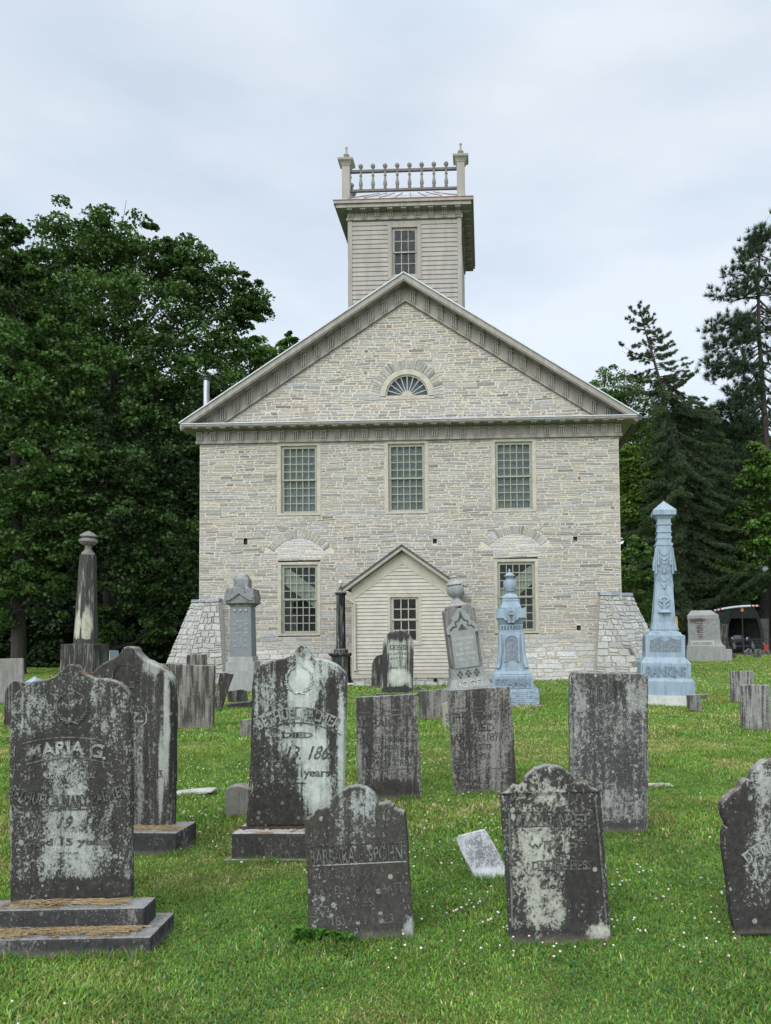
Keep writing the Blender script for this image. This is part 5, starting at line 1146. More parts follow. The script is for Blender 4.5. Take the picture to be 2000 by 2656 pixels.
# octagonal obelisk far left
c = crop(0, 1350, 3.687)
s = mon('marble_obelisk', (182, 1506), 'octagonal streaked obelisk with bulbous finial before the dark trees at left'); cd = .55; s.centre(cd)
ob = weathered('obelisk_marble', (.42, .41, .33), (.035, .033, .031), .74, .9, .35, .3, patches(s, [(174, 1355, 11, 36, .6), (192, 1352, 11, 44, .6), (180, 1310, 6, 40, .2), (183, 1330, 3, 70, -.5), (184, 1385, 30, 6, -.4)], .55), .1, 0, 81.0)
Pz = lambda rows: prof(s, [(c(a, y)[0], c(b, y)[0], c(0, y)[1]) for a, b, y in rows], 0, cd, 1.0)
m = MB(); m.lathe(Pz([(655, 965, 1640), (655, 965, 1184)]), sq=True); o = m.build('pedestal', DARK_M, s.root); o.location = (0, cd, 0)
m = MB(); m.lathe(Pz([(692, 905, 1183), (750, 895, 332)]), 8, ph=math.pi/8); o = m.build('shaft', ob, s.root); o.location = (0, cd, 0)
m = MB(); m.lathe(Pz([(765, 885, 331), (770, 885, 312), (795, 862, 285), (802, 858, 260), (800, 862, 242), (765, 898, 228), (745, 914, 205), (750, 908, 182), (775, 885, 172), (765, 895, 164), (750, 908, 156), (758, 900, 140), (790, 870, 118), (825, 838, 100)]), 20); o = m.build('finial', plain('brown_grey_finial', (.15, .14, .13), .9, .3, 12), s.root, smooth=50); o.location = (0, cd, 0)
s.done(ry=R(.9))
# black finial pillar beside the porch
c = crop(860, 1390, 4.9)
s = mon('iron_pillar', (737, 1480), 'slim blackened pillar with a ball finial beside the porch downspout'); cd = .3; s.centre(cd)
Pz = lambda rows: prof(s, [(c(a, y)[0], c(b, y)[0], c(0, y)[1]) for a, b, y in rows], 0, cd, 1.0)
m = MB(); m.lathe(Pz([(-5, 248, 1910), (-5, 248, 1890), (10, 240, 1830), (18, 228, 1780), (18, 228, 1535), (5, 245, 1520), (-8, 262, 1510), (-8, 262, 1490)]), sq=True); o = m.build('pedestal', DARK_M, s.root); o.location = (0, cd, 0)
m = MB(); m.lathe(Pz([(40, 220, 1489), (40, 220, 1445), (60, 195, 1435), (65, 185, 1400), (70, 182, 760), (60, 195, 745), (48, 205, 735), (52, 202, 722), (80, 165, 705), (98, 155, 680), (112, 140, 640)]), 18); o = m.build('shaft', weathered('black_pillar', (.34, .34, .33), (.020, .020, .022), .66, 1.2, .4, .4, (), .1, 0, 91.0), s.root, smooth=40); o.location = (0, cd, 0)
m = MB(); m.lathe(Pz([(112, 140, 640), (105, 145, 625), (92, 160, 600), (95, 155, 588), (115, 136, 570), (122, 129, 556)]), 14); o = m.build('finial', M['granite_lt'], s.root, smooth=40); o.location = (0, cd, 0)
s.done()
# HERCKHIMER
c = crop(1770, 1570, 13.88)
s = mon('granite_monument', (1523, 1429), 'broad grey granite monument with hipped top reading HERCKHIMER near the right edge'); cd = .6
def wide(name, rows, mat, dpt):
    m = MB(); Pp = [(s.p(*c(a, y), cd), s.p(*c(b, y), cd), dd) for (a, b, y, dd) in rows]; b0 = len(m.v)
    for p, q, dd in Pp: m.v += [(p[0], cd-dd, p[1]), (q[0], cd-dd, p[1]), (q[0], cd+dd, p[1]), (p[0], cd+dd, p[1])]
    for i in range(len(Pp)-1):
        for k in range(4): m.f.append((i*4+k, i*4+(k+1) % 4, i*4+4+(k+1) % 4, i*4+4+k)); m.m.append(0); m.t.append((1, 1, 1))
    m.f += [(3, 2, 1, 0), tuple(len(Pp)*4-4+k for k in range(4))]; m.m += [0, 0]; m.t += [(1, 1, 1)]*2
    return m.build(name, mat, s.root), Pp
gr = M['granite']
wide('lower_base', [(70, 1610, 2040, .62), (75, 1605, 1590, .62)], gr, 0); wide('upper_base', [(95, 1400, 1588, .5), (95, 1400, 1480, .5), (125, 1330, 1440, .45), (140, 1260, 1330, .38), (140, 1245, 1245, .36)], gr, 0)
st = patches(s, [c(650, 900)+(2.4*3, 0, 0)], 0)[0]
her = weathered('stained_granite', (.275, .278, .27), (.055, .048, .046), .22, .4, .3, .4, patches(s, [c(660, 880)+(9, 25, -.5), c(560, 530)+(26, 5, -.45), c(560, 620)+(22, 4, -.30)], 0), 0, 0, 95.0)
_, Pp = wide('die', [(145, 1240, 1243, .34), (125, 1200, 520, .32), (110, 1178, 510, .33), (105, 1175, 370, .31), (250, 925, 190, .10)], her, 0)
m = MB(); x0, z0 = s.p(*c(300, 1470), .15); x1, z1 = s.p(*c(1090, 1270), .15); m.box(x0, x1, .10, .16, z0, z1); m.build('name_panel', M['granite_lt'], s.root)
m = MB(); text(m, 'HERCKHIMER', lambda x, y, l: ((x0+x1)/2+x, .10-l, (z0+z1)/2+y), (z1-z0)*.62, (x1-x0)*.9, .02, False, None, .02); m.build('raised_name', gr, s.root)
m = MB()
for i, w_ in enumerate((.62, .5, .4, .34, .5, .26, .62, .5)): text(m, ('HENRY', 'HERCKHIMER', 'DIED', 'AGED', 'CATHARINE', 'WIFE', 'DIED', 'AGED')[i], lambda x, y, l, i=i: ((x0+x1)/2+x, .267-l, s.p(*c(650, 615+66*i), .27)[1]+y), .06, w_*1.0, .01, False, None, .006)
m.build('inscription', plain('pale_granite_letters', (.40, .39, .37), .9, .2, 30), s.root); s.done(rz=R(-14))
simple((1556, 1415), [f2(770, 1240), f2(770, 1130), f2(775, 1040), f2(760, 900), f2(750, 780), f2(800, 735), f2(880, 765), f2(960, 770), f2(950, 1040), f2(965, 1050), f2(965, 1130), f2(1000, 1140), f2(1000, 1240)], DARK_M, 'broken blackened stone stump right behind the HERCKHIMER monument', .5, cat='monument', name='broken_monument')
simple((1547, 1412), [f2(742, 1100), f2(742, 660), f2(765, 632), f2(790, 655), f2(780, 700), f2(790, 735), f2(790, 1100)], SLATE_M, 'slim grey finial stone between the HERCKHIMER monument and the broken stump', .2, cat='monument', name='finial_stone')
# flags
FLAG = tinted('flag_cloth', (1, 1, 1), .9, .05, 20, 0)
def flag(foot, top, tip, side, label, w=.30, h=.2, droop=.75):
    b = at(*foot); Y = b.y; t = on(*top, Y); s = empty('small_flag', b); tag(s, label, 'flag', 'small flags on sticks among the graves')
    T_ = Vector((t.x-b.x, 0, t.z)); m = MB(); m.tube([(0, 0, 0), T_], .008, 6); m.build('stick', plain('flag_stick', (.42, .33, .20), .7, .1, 20), s)
    q = on(*tip, Y); E_ = Vector((q.x-b.x, 0, q.z)); L = (E_-T_); Lh = L.length; d = L.normalized(); n_ = Vector((d.z, 0, -d.x)); n_ = n_ if n_.x*side > 0 else -n_
    m = MB(); nu, nv = 13, 14; wd = Lh*.62
    P = lambda u, v: T_+d*(Lh*u)+n_*(wd*v*(.62+.3*u))+Vector((0, .03*math.sin(v*7+u*3)*(.4+u), -.0))
    for i in range(nu):
        for j in range(nv):
            c_ = (.22, .02, .035) if i % 2 == 0 else (.55, .54, .53)
            if i < 7 and j < 6: c_ = (.022, .028, .085)
            # stripes run along the fall of the cloth
            k = j; c_ = (.28, .03, .045) if k % 2 == 0 else (.60, .58, .58)
            if i < 5 and j < 7: c_ = (.025, .03, .09) if (i+j) % 3 else (.12, .125, .19)
            m.face([P(i/nu, j/nv), P(i/nu, (j+1)/nv), P((i+1)/nu, (j+1)/nv), P((i+1)/nu, j/nv)], 0, c_)
    m.build('cloth', FLAG, s)
flag((1147, 1442), (1152, 1364), (1148, 1390), -1, 'small flag on a stick at the church wall right of the EYSAMAN monument')
flag((1476, 1427), (1473, 1400), (1462, 1421), -1, 'small striped flag drooping at the right side of the RANKINS monument')
flag((1554, 1425), (1552, 1400), (1553, 1412), 1, 'small flag on a stick before the right end of the HERCKHIMER base')
flag((1646, 1410), (1646, 1367), (1642, 1382), -1, 'small flag hanging by the iron fence at the right edge')
# ------------------------------------------------------------------ things beyond the churchyard, right
YS = 64.0
q0 = on(1555, 1400, YS); q1 = on(1664, 1400, YS); scx = (q0.x+q1.x)/2; sw = (q1.x-q0.x)/2; sh = on(1608, 1297, YS).z
shed = empty('tarpaulin_shelter', (scx, YS, 0), R(20)); tag(shed, 'dark arched tarpaulin shelter with an open front behind the iron fence', 'shelter')
m = MB(); na, nl, LEN = 18, 8, 12.0; tarp = plain('dark_green_tarp', (.060, .075, .072), .75, .3, 2.5, bump=.2)
arc = lambda a, k=1.0: (sw*k*math.cos(a)*(1-.10*math.sin(a)), sh*k*math.sin(a)**.72 if math.sin(a) > 0 else 0)
for i in range(na):
    a0, a1 = math.pi*i/na, math.pi*(i+1)/na
    for j in range(nl):
        y0, y1 = LEN*j/nl, LEN*(j+1)/nl; sag = lambda y: 1-.02*abs(math.sin(y*2.6))
        (xa, za), (xb, zb) = arc(a0), arc(a1); m.face([(xa*sag(y0), y0, za*sag(y0)), (xa*sag(y1), y1, za*sag(y1)), (xb*sag(y1), y1, zb*sag(y1)), (xb*sag(y0), y0, zb*sag(y0))])
m.face([(arc(math.pi*i/na)[0], LEN, arc(math.pi*i/na)[1]) for i in range(na+1)]); m.build('tarp_cover', tarp, shed, smooth=60)
m = MB()
for i in range(na):                                       # front flap: closed above, drawn back at the sides
    a0, a1 = math.pi*i/na, math.pi*(i+1)/na; (xa, za), (xb, zb) = arc(a0), arc(a1); k = lambda x, z: (x*.86, min(z*.93, sh*.66))
    (xc, zc), (xd, zd) = k(xa, za), k(xb, zb); m.face([(xa, 0, za), (xb, 0, zb), (xd, .05, zd), (xc, .05, zc)])
m.build('front_flap', plain('black_tarp', (.016, .018, .020), .7, .3, 3, bump=.2), shed)
# old dark car in the shelter
car = empty('vintage_car', (scx-.1, YS+1.2, 0), R(16)); car.scale = (1.55, 1.55, 1.45); tag(car, 'old black car with rounded fenders parked inside the tarpaulin shelter', 'car')
paint = plain('black_car_paint', (.035, .037, .045), .25, .1, 3); paint.node_tree.nodes['Principled BSDF'].inputs['Specular IOR Level'].default_value = .6
m = MB(); m.box(-.55, .55, .3, 3.6, .55, 1.0, bev=.12); m.box(-.6, .6, 1.5, 3.4, .95, 1.62, bev=.18); m.box(-.36, .36, -.05, 1.5, .6, 1.12, bev=.16); m.build('body', paint, car, smooth=50)
for sg in (-1, 1):
    for y in (.15, 2.9):
        m = MB(); pts = [(sg*.62, y+.55*math.cos(a), .35+.5*math.sin(a)) for a in [math.pi*(i-.5)/9 for i in range(11)]]; m.tube(pts, .16, 8); m.build('fender', paint, car, smooth=50)
        m = MB(); m.tube([(sg*.55, y, .33), (sg*.72, y, .33)], .33, 18); w = m.build('wheel', M['iron'], car, smooth=40); m = MB(); m.tube([(sg*.725, y, .33), (sg*.735, y, .33)], .18, 14); m.build('rim', M['steel'], w)
    m = MB(); m.lathe([(.02, -.12), (.09, -.08), (.13, 0), (.13, .03), (.02, .05)], 14); o = m.build('headlight', M['steel'], car, smooth=50); o.rotation_euler = (math.pi/2, 0, 0); o.location = (sg*.52, -.12, .84)
m = MB(); m.box(-.7, .7, -.42, -.36, .38, .5, bev=.02); m.build('bumper', M['iron'], car)
m = MB(); m.face([(-.48, 1.47, 1.1), (.48, 1.47, 1.1), (.45, 1.53, 1.5), (-.45, 1.53, 1.5)]); m.build('windscreen', plain('dark_screen', (.03, .035, .04), .1), car)
# white barrier pole with striped ends and orange lamp
YB = 60.5; a, b = on(1543, 1319, YB), on(1640, 1309, YB)
bar = empty('barrier_pole', a); tag(bar, 'long white pole with red striped ends and an orange lamp hung across the shelter front', 'barrier')
d = b-a; m = MB(); n = 26
for i in range(n):
    u0, u1 = i/n, (i+1)/n; t = (.62, .66, .70) if 4 <= i < 21 else ((.30, .05, .05) if i % 2 else (.6, .6, .6)); m.tube([d*u0+Vector((0, 0, .12*math.sin(math.pi*u0))), d*u1+Vector((0, 0, .12*math.sin(math.pi*u1)))], .085, 8, 0, t)
m.build('pole', tinted('barrier_paint', (1, 1, 1), .5, .05, 5, 0), bar)
m = MB(); p = d*.62; m.lathe([(.05, -.02), (.14, -.06), (.08, -.12), (.10, -.22), (.17, -.30), (.10, -.34)], 12, tuple(p)); m.build('lamp', plain('orange_lamp', (.55, .20, .10), .4), bar, smooth=40)
m = MB(); m.tube([p, p+Vector((0, 0, -p.z-a.z))], .04, 6); m.tube([d*.28, d*.28+Vector((0, 0, .32))], .02, 5); m.tube([d*.66, d*.66+Vector((0, 0, .42))], .02, 5); m.build('bracket', M['iron'], bar)
# board fence, red can, yellow frame, roof corner
YF = 74.0; a, b = on(1636, 1400, YF), on(1720, 1400, YF); fh = on(1650, 1337, YF).z
fe = empty('board_fence', (a.x, YF, 0)); tag(fe, 'weathered grey board fence behind the tarpaulin shelter at the right edge', 'fence'); m = MB(); x = 0.0
while x < b.x-a.x+6: w = random.uniform(.13, .16); m.box(x, x+w-.012, 0, .03, 0, fh+random.uniform(-.02, .02)); x += w
m.build('boards', M['wood'], fe); m = MB(); m.box(0, b.x-a.x+6, -.05, -.005, fh*.66, fh*.72); m.build('rail', M['wood'], fe)
p = at(1655, 1409); Yc = 61.0; p = on(1655, 1402, Yc); r_ = empty('red_can', (p.x, Yc, 0)); tag(r_, 'bright red can standing behind the iron fence at the right edge', 'can')
zt = on(1655, 1393, Yc).z; m = MB(); m.box(-.20, .20, -.15, .15, 0, zt, bev=.05); m.build('body', plain('red_plastic', (.42, .03, .025), .4), r_); m = MB(); m.tube([(-.12, 0, zt), (-.16, 0, zt+.12), (-.22, 0, zt+.16)], .02, 6); m.build('spout', plain('yellow_spout', (.5, .36, .05), .5), r_)
Yy = 57.0; a, b = on(1446, 1400, Yy), on(1468, 1400, Yy); zt = on(1457, 1326, Yy).z
yl = empty('yellow_frame', ((a.x+b.x)/2, Yy, 0)); tag(yl, 'yellow metal frame with a flat dark top half hidden behind the RANKINS monument', 'machine'); hw = (b.x-a.x)/2
ym = plain('yellow_paint', (.42, .29, .09), .5, .2, 4); m = MB()
m.add([(x, y, z) for y in (0, .3) for x, z in ((hw*.35, 0), (hw, 0), (hw*.75, zt*.93), (-hw*.1, zt*.97))], [(0, 1, 2, 3), (7, 6, 5, 4), (0, 4, 5, 1), (1, 5, 6, 2), (2, 6, 7, 3), (3, 7, 4, 0)]); m.box(-hw*2.6, -hw*2.2, 0, .3, 0, zt*.95); m.build('upright', ym, yl)
m = MB(); m.tube([(-hw*2.2, -.1, zt*.88), (0, -.1, zt*.80), (hw*.9, -.1, zt*.62)], .04, 6); m.build('brace', plain('pale_brace', (.5, .46, .32), .5), yl); m = MB(); m.box(-hw*3.2, hw*1.1, -.2, .6, zt*.97, zt*1.03); m.build('top', M['iron'], yl)
p = on(1472, 1402, 59); bc = empty('dark_car', (p.x, 59, 0), R(60)); tag(bc, 'low dark car bonnet showing between the RANKINS and HERCKHIMER monuments', 'car'); m = MB(); zt = on(1472, 1395, 59).z-.1
m.box(-.8, .8, -2.0, .2, .35, zt, bev=.15); m.box(-.75, .75, .1, 1.6, .3, zt+.35, bev=.2); m.build('body', paint, bc, smooth=50)
for sg in (-1, 1):
    m = MB(); m.tube([(sg*.62, -1.3, .32), (sg*.82, -1.3, .32)], .32, 16); m.build('wheel', M['iron'], bc, smooth=40)
p = on(1640, 1240, 80); ho = empty('white_roofed_house', (p.x+.4, 80, 0)); tag(ho, 'corner of a pale roofed house among dark trees at the right edge', 'house'); z1 = on(1645, 1236, 80).z
m = MB(); m.box(1.0, 9, 1, 8, 0, z1-.05); m.build('wall', plain('dark_house_wall', (.10, .11, .12), .8), ho); m = MB(); m.add([(0, -.3, z1-.15), (10, -.3, z1-.15), (10, 4.5, z1+2.6), (0, 4.5, z1+2.6), (0, -.3, z1+.12), (10, -.3, z1+.12), (10, 4.5, z1+2.85), (0, 4.5, z1+2.85)], [(3, 2, 1, 0), (4, 5, 6, 7), (0, 1, 5, 4), (1, 2, 6, 5), (2, 3, 7, 6), (3, 0, 4, 7)]); m.build('roof', plain('pale_roof', (.50, .52, .55), .6), ho)
# iron picket fence
YI = 58.0; a, b = on(1460, 1400, YI), on(1700, 1400, YI); fh = on(1600, 1382, YI).z-.0; fh = on(1600, 1380, YI).z
fe = empty('iron_fence', (a.x, YI, 0)); tag(fe, 'low black iron picket fence along the edge of the churchyard at right', 'fence'); L = b.x-a.x
m = MB(); x = 0.0
while x < L: m.box(x-.012, x+.012, -.012, .012, 0, fh+.05); m.lathe([(.02, fh+.05), (.002, fh+.13)], 4, (x, 0, 0)); x += .145
m.build('pickets', M['iron'], fe); m = MB(); m.box(-.1, L, -.02, .02, fh-.10, fh-.065); m.box(-.1, L, -.02, .02, .14, .175); m.build('rail', M['iron'], fe)
for k in range(4): m = MB(); m.box(.2+k*L/3.4-.03, .2+k*L/3.4+.03, -.03, .03, 0, fh+.2); m.build('post', M['iron'], fe)
YW = 55.0; p = on(1640, 1388, YW); ro_ = empty('black_wheel', (p.x, YW, 0)); tag(ro_, 'black ring shaped wheel marker on a post before the iron fence', 'marker')
pc_ = on(1636, 1391, YW).z; m = MB(); m.tube([(.17*math.cos(i*math.pi/10), 0, pc_+.17*math.sin(i*math.pi/10)) for i in range(21)], .03, 6)
for i in range(5): m.tube([(0, 0, pc_), (.16*math.cos(i*1.2566+.3), 0, pc_+.16*math.sin(i*1.2566+.3))], .014, 5)
m.build('ring', M['iron'], ro_); m = MB(); m.tube([(0, .0, 0), (0, 0, pc_-.15)], .03, 6); m.build('post', M['iron'], ro_)
# ------------------------------------------------------------------ trees
def leafmat(name, c, trans=.35, rough=.55):
    q = NT(name); col = q.mix(1.0, c, q.tint(), 'MULTIPLY'); q.set(q.bsdf.inputs['Base Color'], col); q.bsdf.inputs['Roughness'].default_value = rough; q.bsdf.inputs['Specular IOR Level'].default_value = .25
    t = q.n('BsdfTranslucent', None, Color=q.mix(1.0, col, (1.15, 1.2, .55), 'MULTIPLY')); m = q.n('MixShader', None, i0=trans, i1=q.bsdf.outputs[0], i2=t.outputs[0]); q.set(q.out.inputs[0], m.outputs[0]); return q.mat
BARK = plain('dark_bark', (.036, .031, .027), .95, .35, 9, streak=True, bump=.4)
BARKR = plain('reddish_pine_bark', (.042, .034, .029), .95, .35, 9, streak=True, bump=.4)
LEAF_D = leafmat('maple_leaf_dark', (.040, .084, .019), .27); LEAF_M = leafmat('maple_leaf_mid', (.060, .120, .024), .3); LEAF_L = leafmat('locust_leaf_light', (.11, .19, .030), .32)
LEAF_F = leafmat('far_leaf_dark', (.018, .038, .013), .2); LEAF_S = leafmat('maple_leaf_painted_shade', (.030, .062, .016), .22)  # LEAF_S: maple leaf darkened, shade under the crowns put into its colour
NEED_P = leafmat('pine_needles', (.032, .058, .029), .18); NEED_S = leafmat('spruce_needles', (.058, .090, .040), .22)
def leaves(centres, rad, per, size, flat=.55, jit=.3, top=None):
    """rhombic leaves in clumps; returns co, faces, tint"""
    n = len(centres); k = n*per; c = np.repeat(centres, per, 0); r = np.repeat(rad, per)
    d = rng.normal(size=(k, 3)); d /= np.linalg.norm(d, axis=1)[:, None]; up = rng.random(k) < .72; d[up, 2] = np.abs(d[up, 2]); d *= (rng.random(k)**.40)[:, None]; d[:, 2] *= flat
    p = c+d*r[:, None]; p[:, 2] -= .22*r*(d[:, 0]**2+d[:, 1]**2)
    nrm = rng.normal(size=(k, 3))*.75+d*.5; nrm[:, 2] += .75; nrm /= np.linalg.norm(nrm, axis=1)[:, None]
    a = rng.normal(size=(k, 3)); a -= nrm*(a*nrm).sum(1)[:, None]; a /= np.linalg.norm(a, axis=1)[:, None]; b = np.cross(nrm, a)
    s = size*rng.uniform(.6, 1.25, k)[:, None]
    co = np.stack([p-a*s*.5, p+b*s*.42+a*s*.05, p+a*s*.55, p-b*s*.42+a*s*.05], 1).reshape(-1, 3)
    f = np.arange(4*k).reshape(k, 4)
    t = np.repeat(rng.uniform(.5, 1.5, n), per)*rng.uniform(.7, 1.35, k); tint = np.stack([t*rng.uniform(.85, 1.25, k), t, t*rng.uniform(.8, 1.1, k)], 1)
    return co, f, tint
def broadleaf(label, blobs, base, mat, Y, dens=1.0, size=.19, per=105, trunk=.32, group=None, dj=3.0, name='maple_tree', limbs=True):
    """blobs: (px, py, radius px, depth offset)"""
    root = empty(name, (base[0], base[1], 0)); tag(root, label, 'tree', group); B = Vector((base[0], base[1], 0)); cs, rs, ctr = [], [], []
    for (px_, py_, rp, dd) in blobs:
        y = Y+dd; c_ = on(px_, py_, y)-B; R_ = rp*K*y/F; ctr.append((c_, R_))
        n = max(7, int(22*dens*(R_/1.9)**1.3)); 
        d = rng.normal(size=(n, 3)); d /= np.linalg.norm(d, axis=1)[:, None]; d *= (.45+.55*rng.random(n))[:, None]; d[:, 2] *= .9
        ne = 6 if R_ > 1.0 else 3; de = rng.normal(size=(ne, 3)); de /= np.linalg.norm(de, axis=1)[:, None]; de[:, 2] = de[:, 2]*.8+.15
        cs.append(np.array(c_)[None]+de*R_*rng.uniform(.92, 1.14, ne)[:, None]); rs.append(rng.uniform(.18, .32, ne)*R_)
        cs.append(np.array(c_)[None]+d*R_); rs.append(rng.uniform(.30, .55, n)*R_)
    cs = np.concatenate(cs); rs = np.concatenate(rs); keep = cs[:, 2] > .3
    co, f, t = leaves(cs[keep], rs[keep], per, size); o = np_mesh('crown', co, f, mat, t, parent=root)
    m = MB(); zs = sorted(ctr, key=lambda q: q[0].z); top = zs[-1][0]; tz = top.z*.8
    tp = lambda z: Vector((top.x*.6*(z/tz)**1.5, 0 if 1 else 0, z))
    m.tube([tp(tz*i/8)+Vector((.05*math.sin(i), .05*math.cos(i*2), 0)) for i in range(9)], [trunk*(1-.8*i/8) for i in range(9)], 10)
    if limbs:
        for c_, R_ in ctr:
            z = max(.8, min(tz*.9, c_.z-R_*.4-.25*math.hypot(c_.x, c_.y))); a = tp(z); mid = a.lerp(c_, .5)+Vector((0, 0, -.25*R_)); w = trunk*.34*(1-.5*z/tz)
            m.tube([a, a.lerp(mid, .5), mid, mid.lerp(c_, .55)+Vector((0, 0, .1)), c_], [w, w*.85, w*.65, w*.4, w*.15], 6)
            for k in range(5):
                e = c_+Vector((random.uniform(-1, 1), random.uniform(-1, 1), random.uniform(-.5, 1)))*R_*.8; m.tube([mid.lerp(c_, .4), (mid.lerp(c_, .4)+e)/2+Vector((0, 0, .1)), e], [w*.35, w*.2, .01], 4)
    m.build('trunk', BARK, root, smooth=60); return root
def gx(px, Y): return on(px, 1380, Y).x
TG = 'broadleaf trees behind the churchyard'
Y1 = 40
broadleaf('big dark maple with a broad dome left of the church', [(240, 560, 95, 0), (160, 530, 80, -.5), (300, 575, 80, 0), (250, 505, 62, 0), (330, 540, 55, -1), (400, 595, 70, 0), (460, 640, 78, .5), (520, 660, 60, 0), (550, 655, 42, -.5), (420, 560, 52, 0), (210, 660, 100, -2), (320, 690, 100, -2), (430, 720, 88, -1), (120, 640, 85, -1.5), (500, 735, 48, 0), (370, 800, 85, -2.5), (250, 810, 95, -3), (450, 820, 70, -1), (160, 770, 80, -3)], (gx(235, Y1), Y1), LEAF_D, Y1, trunk=.42, group=TG)
Y1 = 36
broadleaf('dark leafy maple filling the left edge of the view', [(30, 640, 75, 0), (60, 560, 55, .5), (-30, 560, 80, 0), (-60, 700, 110, 0), (40, 760, 90, -1), (90, 850, 85, -1), (0, 900, 100, -1.5), (120, 970, 90, -2), (30, 1040, 100, -2), (-80, 880, 120, 0), (110, 1110, 80, -2), (20, 1180, 85, -2), (90, 1250, 60, -2), (-60, 1150, 110, -1), (20, 1300, 60, -1), (15, 510, 40, 0)], (gx(40, Y1), Y1), LEAF_D, Y1, trunk=.36, group=TG)
Y1 = 37.5
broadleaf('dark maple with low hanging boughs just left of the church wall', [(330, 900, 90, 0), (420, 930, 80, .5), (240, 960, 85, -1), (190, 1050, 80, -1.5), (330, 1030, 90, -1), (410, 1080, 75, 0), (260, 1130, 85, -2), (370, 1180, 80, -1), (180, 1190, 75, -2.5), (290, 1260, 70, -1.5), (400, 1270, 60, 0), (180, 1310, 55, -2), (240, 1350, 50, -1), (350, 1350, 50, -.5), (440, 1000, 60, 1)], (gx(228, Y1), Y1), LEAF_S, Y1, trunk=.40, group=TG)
Y1 = 50
broadleaf('bright green tree top rising behind the left slope of the roof', [(575, 765, 48, 0), (540, 790, 55, 0), (620, 750, 26, 0), (630, 738, 18, 0), (500, 830, 60, 0), (590, 810, 50, 1), (460, 900, 70, 0), (640, 800, 40, 1)], (gx(560, Y1), Y1), LEAF_M, Y1, trunk=.3, group=TG)
Y1 = 46
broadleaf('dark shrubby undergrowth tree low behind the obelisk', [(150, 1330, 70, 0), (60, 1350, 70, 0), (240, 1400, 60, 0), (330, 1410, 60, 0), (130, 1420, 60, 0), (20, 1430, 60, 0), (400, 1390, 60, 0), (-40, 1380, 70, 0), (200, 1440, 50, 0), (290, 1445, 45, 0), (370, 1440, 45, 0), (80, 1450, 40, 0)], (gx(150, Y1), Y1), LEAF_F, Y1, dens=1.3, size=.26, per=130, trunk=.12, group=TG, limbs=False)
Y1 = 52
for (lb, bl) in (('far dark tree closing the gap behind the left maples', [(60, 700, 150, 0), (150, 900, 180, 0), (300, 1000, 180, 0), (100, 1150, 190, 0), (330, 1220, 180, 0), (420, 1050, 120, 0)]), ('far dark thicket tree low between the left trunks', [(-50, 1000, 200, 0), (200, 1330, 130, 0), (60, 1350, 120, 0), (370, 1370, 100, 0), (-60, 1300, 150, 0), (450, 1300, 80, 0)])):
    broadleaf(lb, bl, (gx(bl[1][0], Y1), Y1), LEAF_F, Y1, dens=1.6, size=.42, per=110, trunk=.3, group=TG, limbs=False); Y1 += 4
Y1 = 68
broadleaf('fresh green tree beside the right corner of the church', [(1330, 850, 55, 0), (1300, 870, 40, 0), (1372, 880, 62, 0), (1400, 960, 72, 0), (1350, 1000, 60, -1), (1400, 1060, 65, -1), (1360, 1120, 60, -1), (1440, 1010, 60, 1), (1320, 930, 45, 1)], (gx(1375, Y1), Y1), LEAF_M, Y1, trunk=.3, group=TG)
Y1 = 65.5
broadleaf('yellow green shrubby tree against the right corner of the church', [(1360, 990, 34, 0), (1385, 1045, 42, 0), (1360, 1100, 40, 0), (1400, 1120, 36, 0), (1365, 1040, 34, 0)], (gx(1375, Y1), Y1), LEAF_L, Y1, trunk=.16, group=TG, size=.24)
Y1 = 47
broadleaf('dark green bush at the foot of the right church wall', [(1370, 1230, 44, 0), (1365, 1280, 48, 0), (1400, 1265, 40, 0), (1380, 1190, 30, 0), (1375, 1330, 50, 0)], (gx(1375, Y1), Y1), LEAF_M, Y1, trunk=.12, group=TG, size=.16, name='bush')
Y1 = 61
broadleaf('low dark bush between the RANKINS and HERCKHIMER monuments', [(1470, 1370, 26, 0), (1440, 1365, 26, 0), (1495, 1345, 26, 0), (1455, 1335, 24, 0), (1500, 1385, 18, 0)], (gx(1470, Y1), Y1), LEAF_F, Y1, trunk=.1, group=TG, size=.26, name='bush')
Y1 = 60
broadleaf('mid green tree under the tall red pine at the right edge', [(1640, 1040, 50, 0), (1690, 1080, 60, 0), (1620, 1110, 45, 0), (1660, 1160, 55, 0), (1700, 1200, 60, 0), (1625, 1190, 40, 1), (1650, 985, 34, 0)], (gx(1690, Y1), Y1), LEAF_M, Y1, trunk=.2, group=TG, size=.26)
Y1 = 80
broadleaf('green tree glimpsed between the two conifers', [(1590, 960, 70, 0), (1640, 1000, 80, 0), (1560, 1060, 80, 0), (1650, 1100, 80, 0), (1600, 1160, 70, 0), (1520, 980, 60, 0), (1690, 1040, 90, 0), (1500, 1120, 70, 0)], (gx(1600, Y1), Y1), LEAF_M, Y1, dens=1.1, size=.38, trunk=.3, group=TG)
Y1 = 74
broadleaf('light green sapling above the tarpaulin shelter', [(1580, 1230, 38, 0), (1555, 1255, 34, 0), (1610, 1270, 36, 0), (1570, 1200, 26, 0), (1590, 1290, 34, 0)], (gx(1585, Y1), Y1), LEAF_L, Y1, trunk=.12, group=TG, size=.30)
Y1 = 92
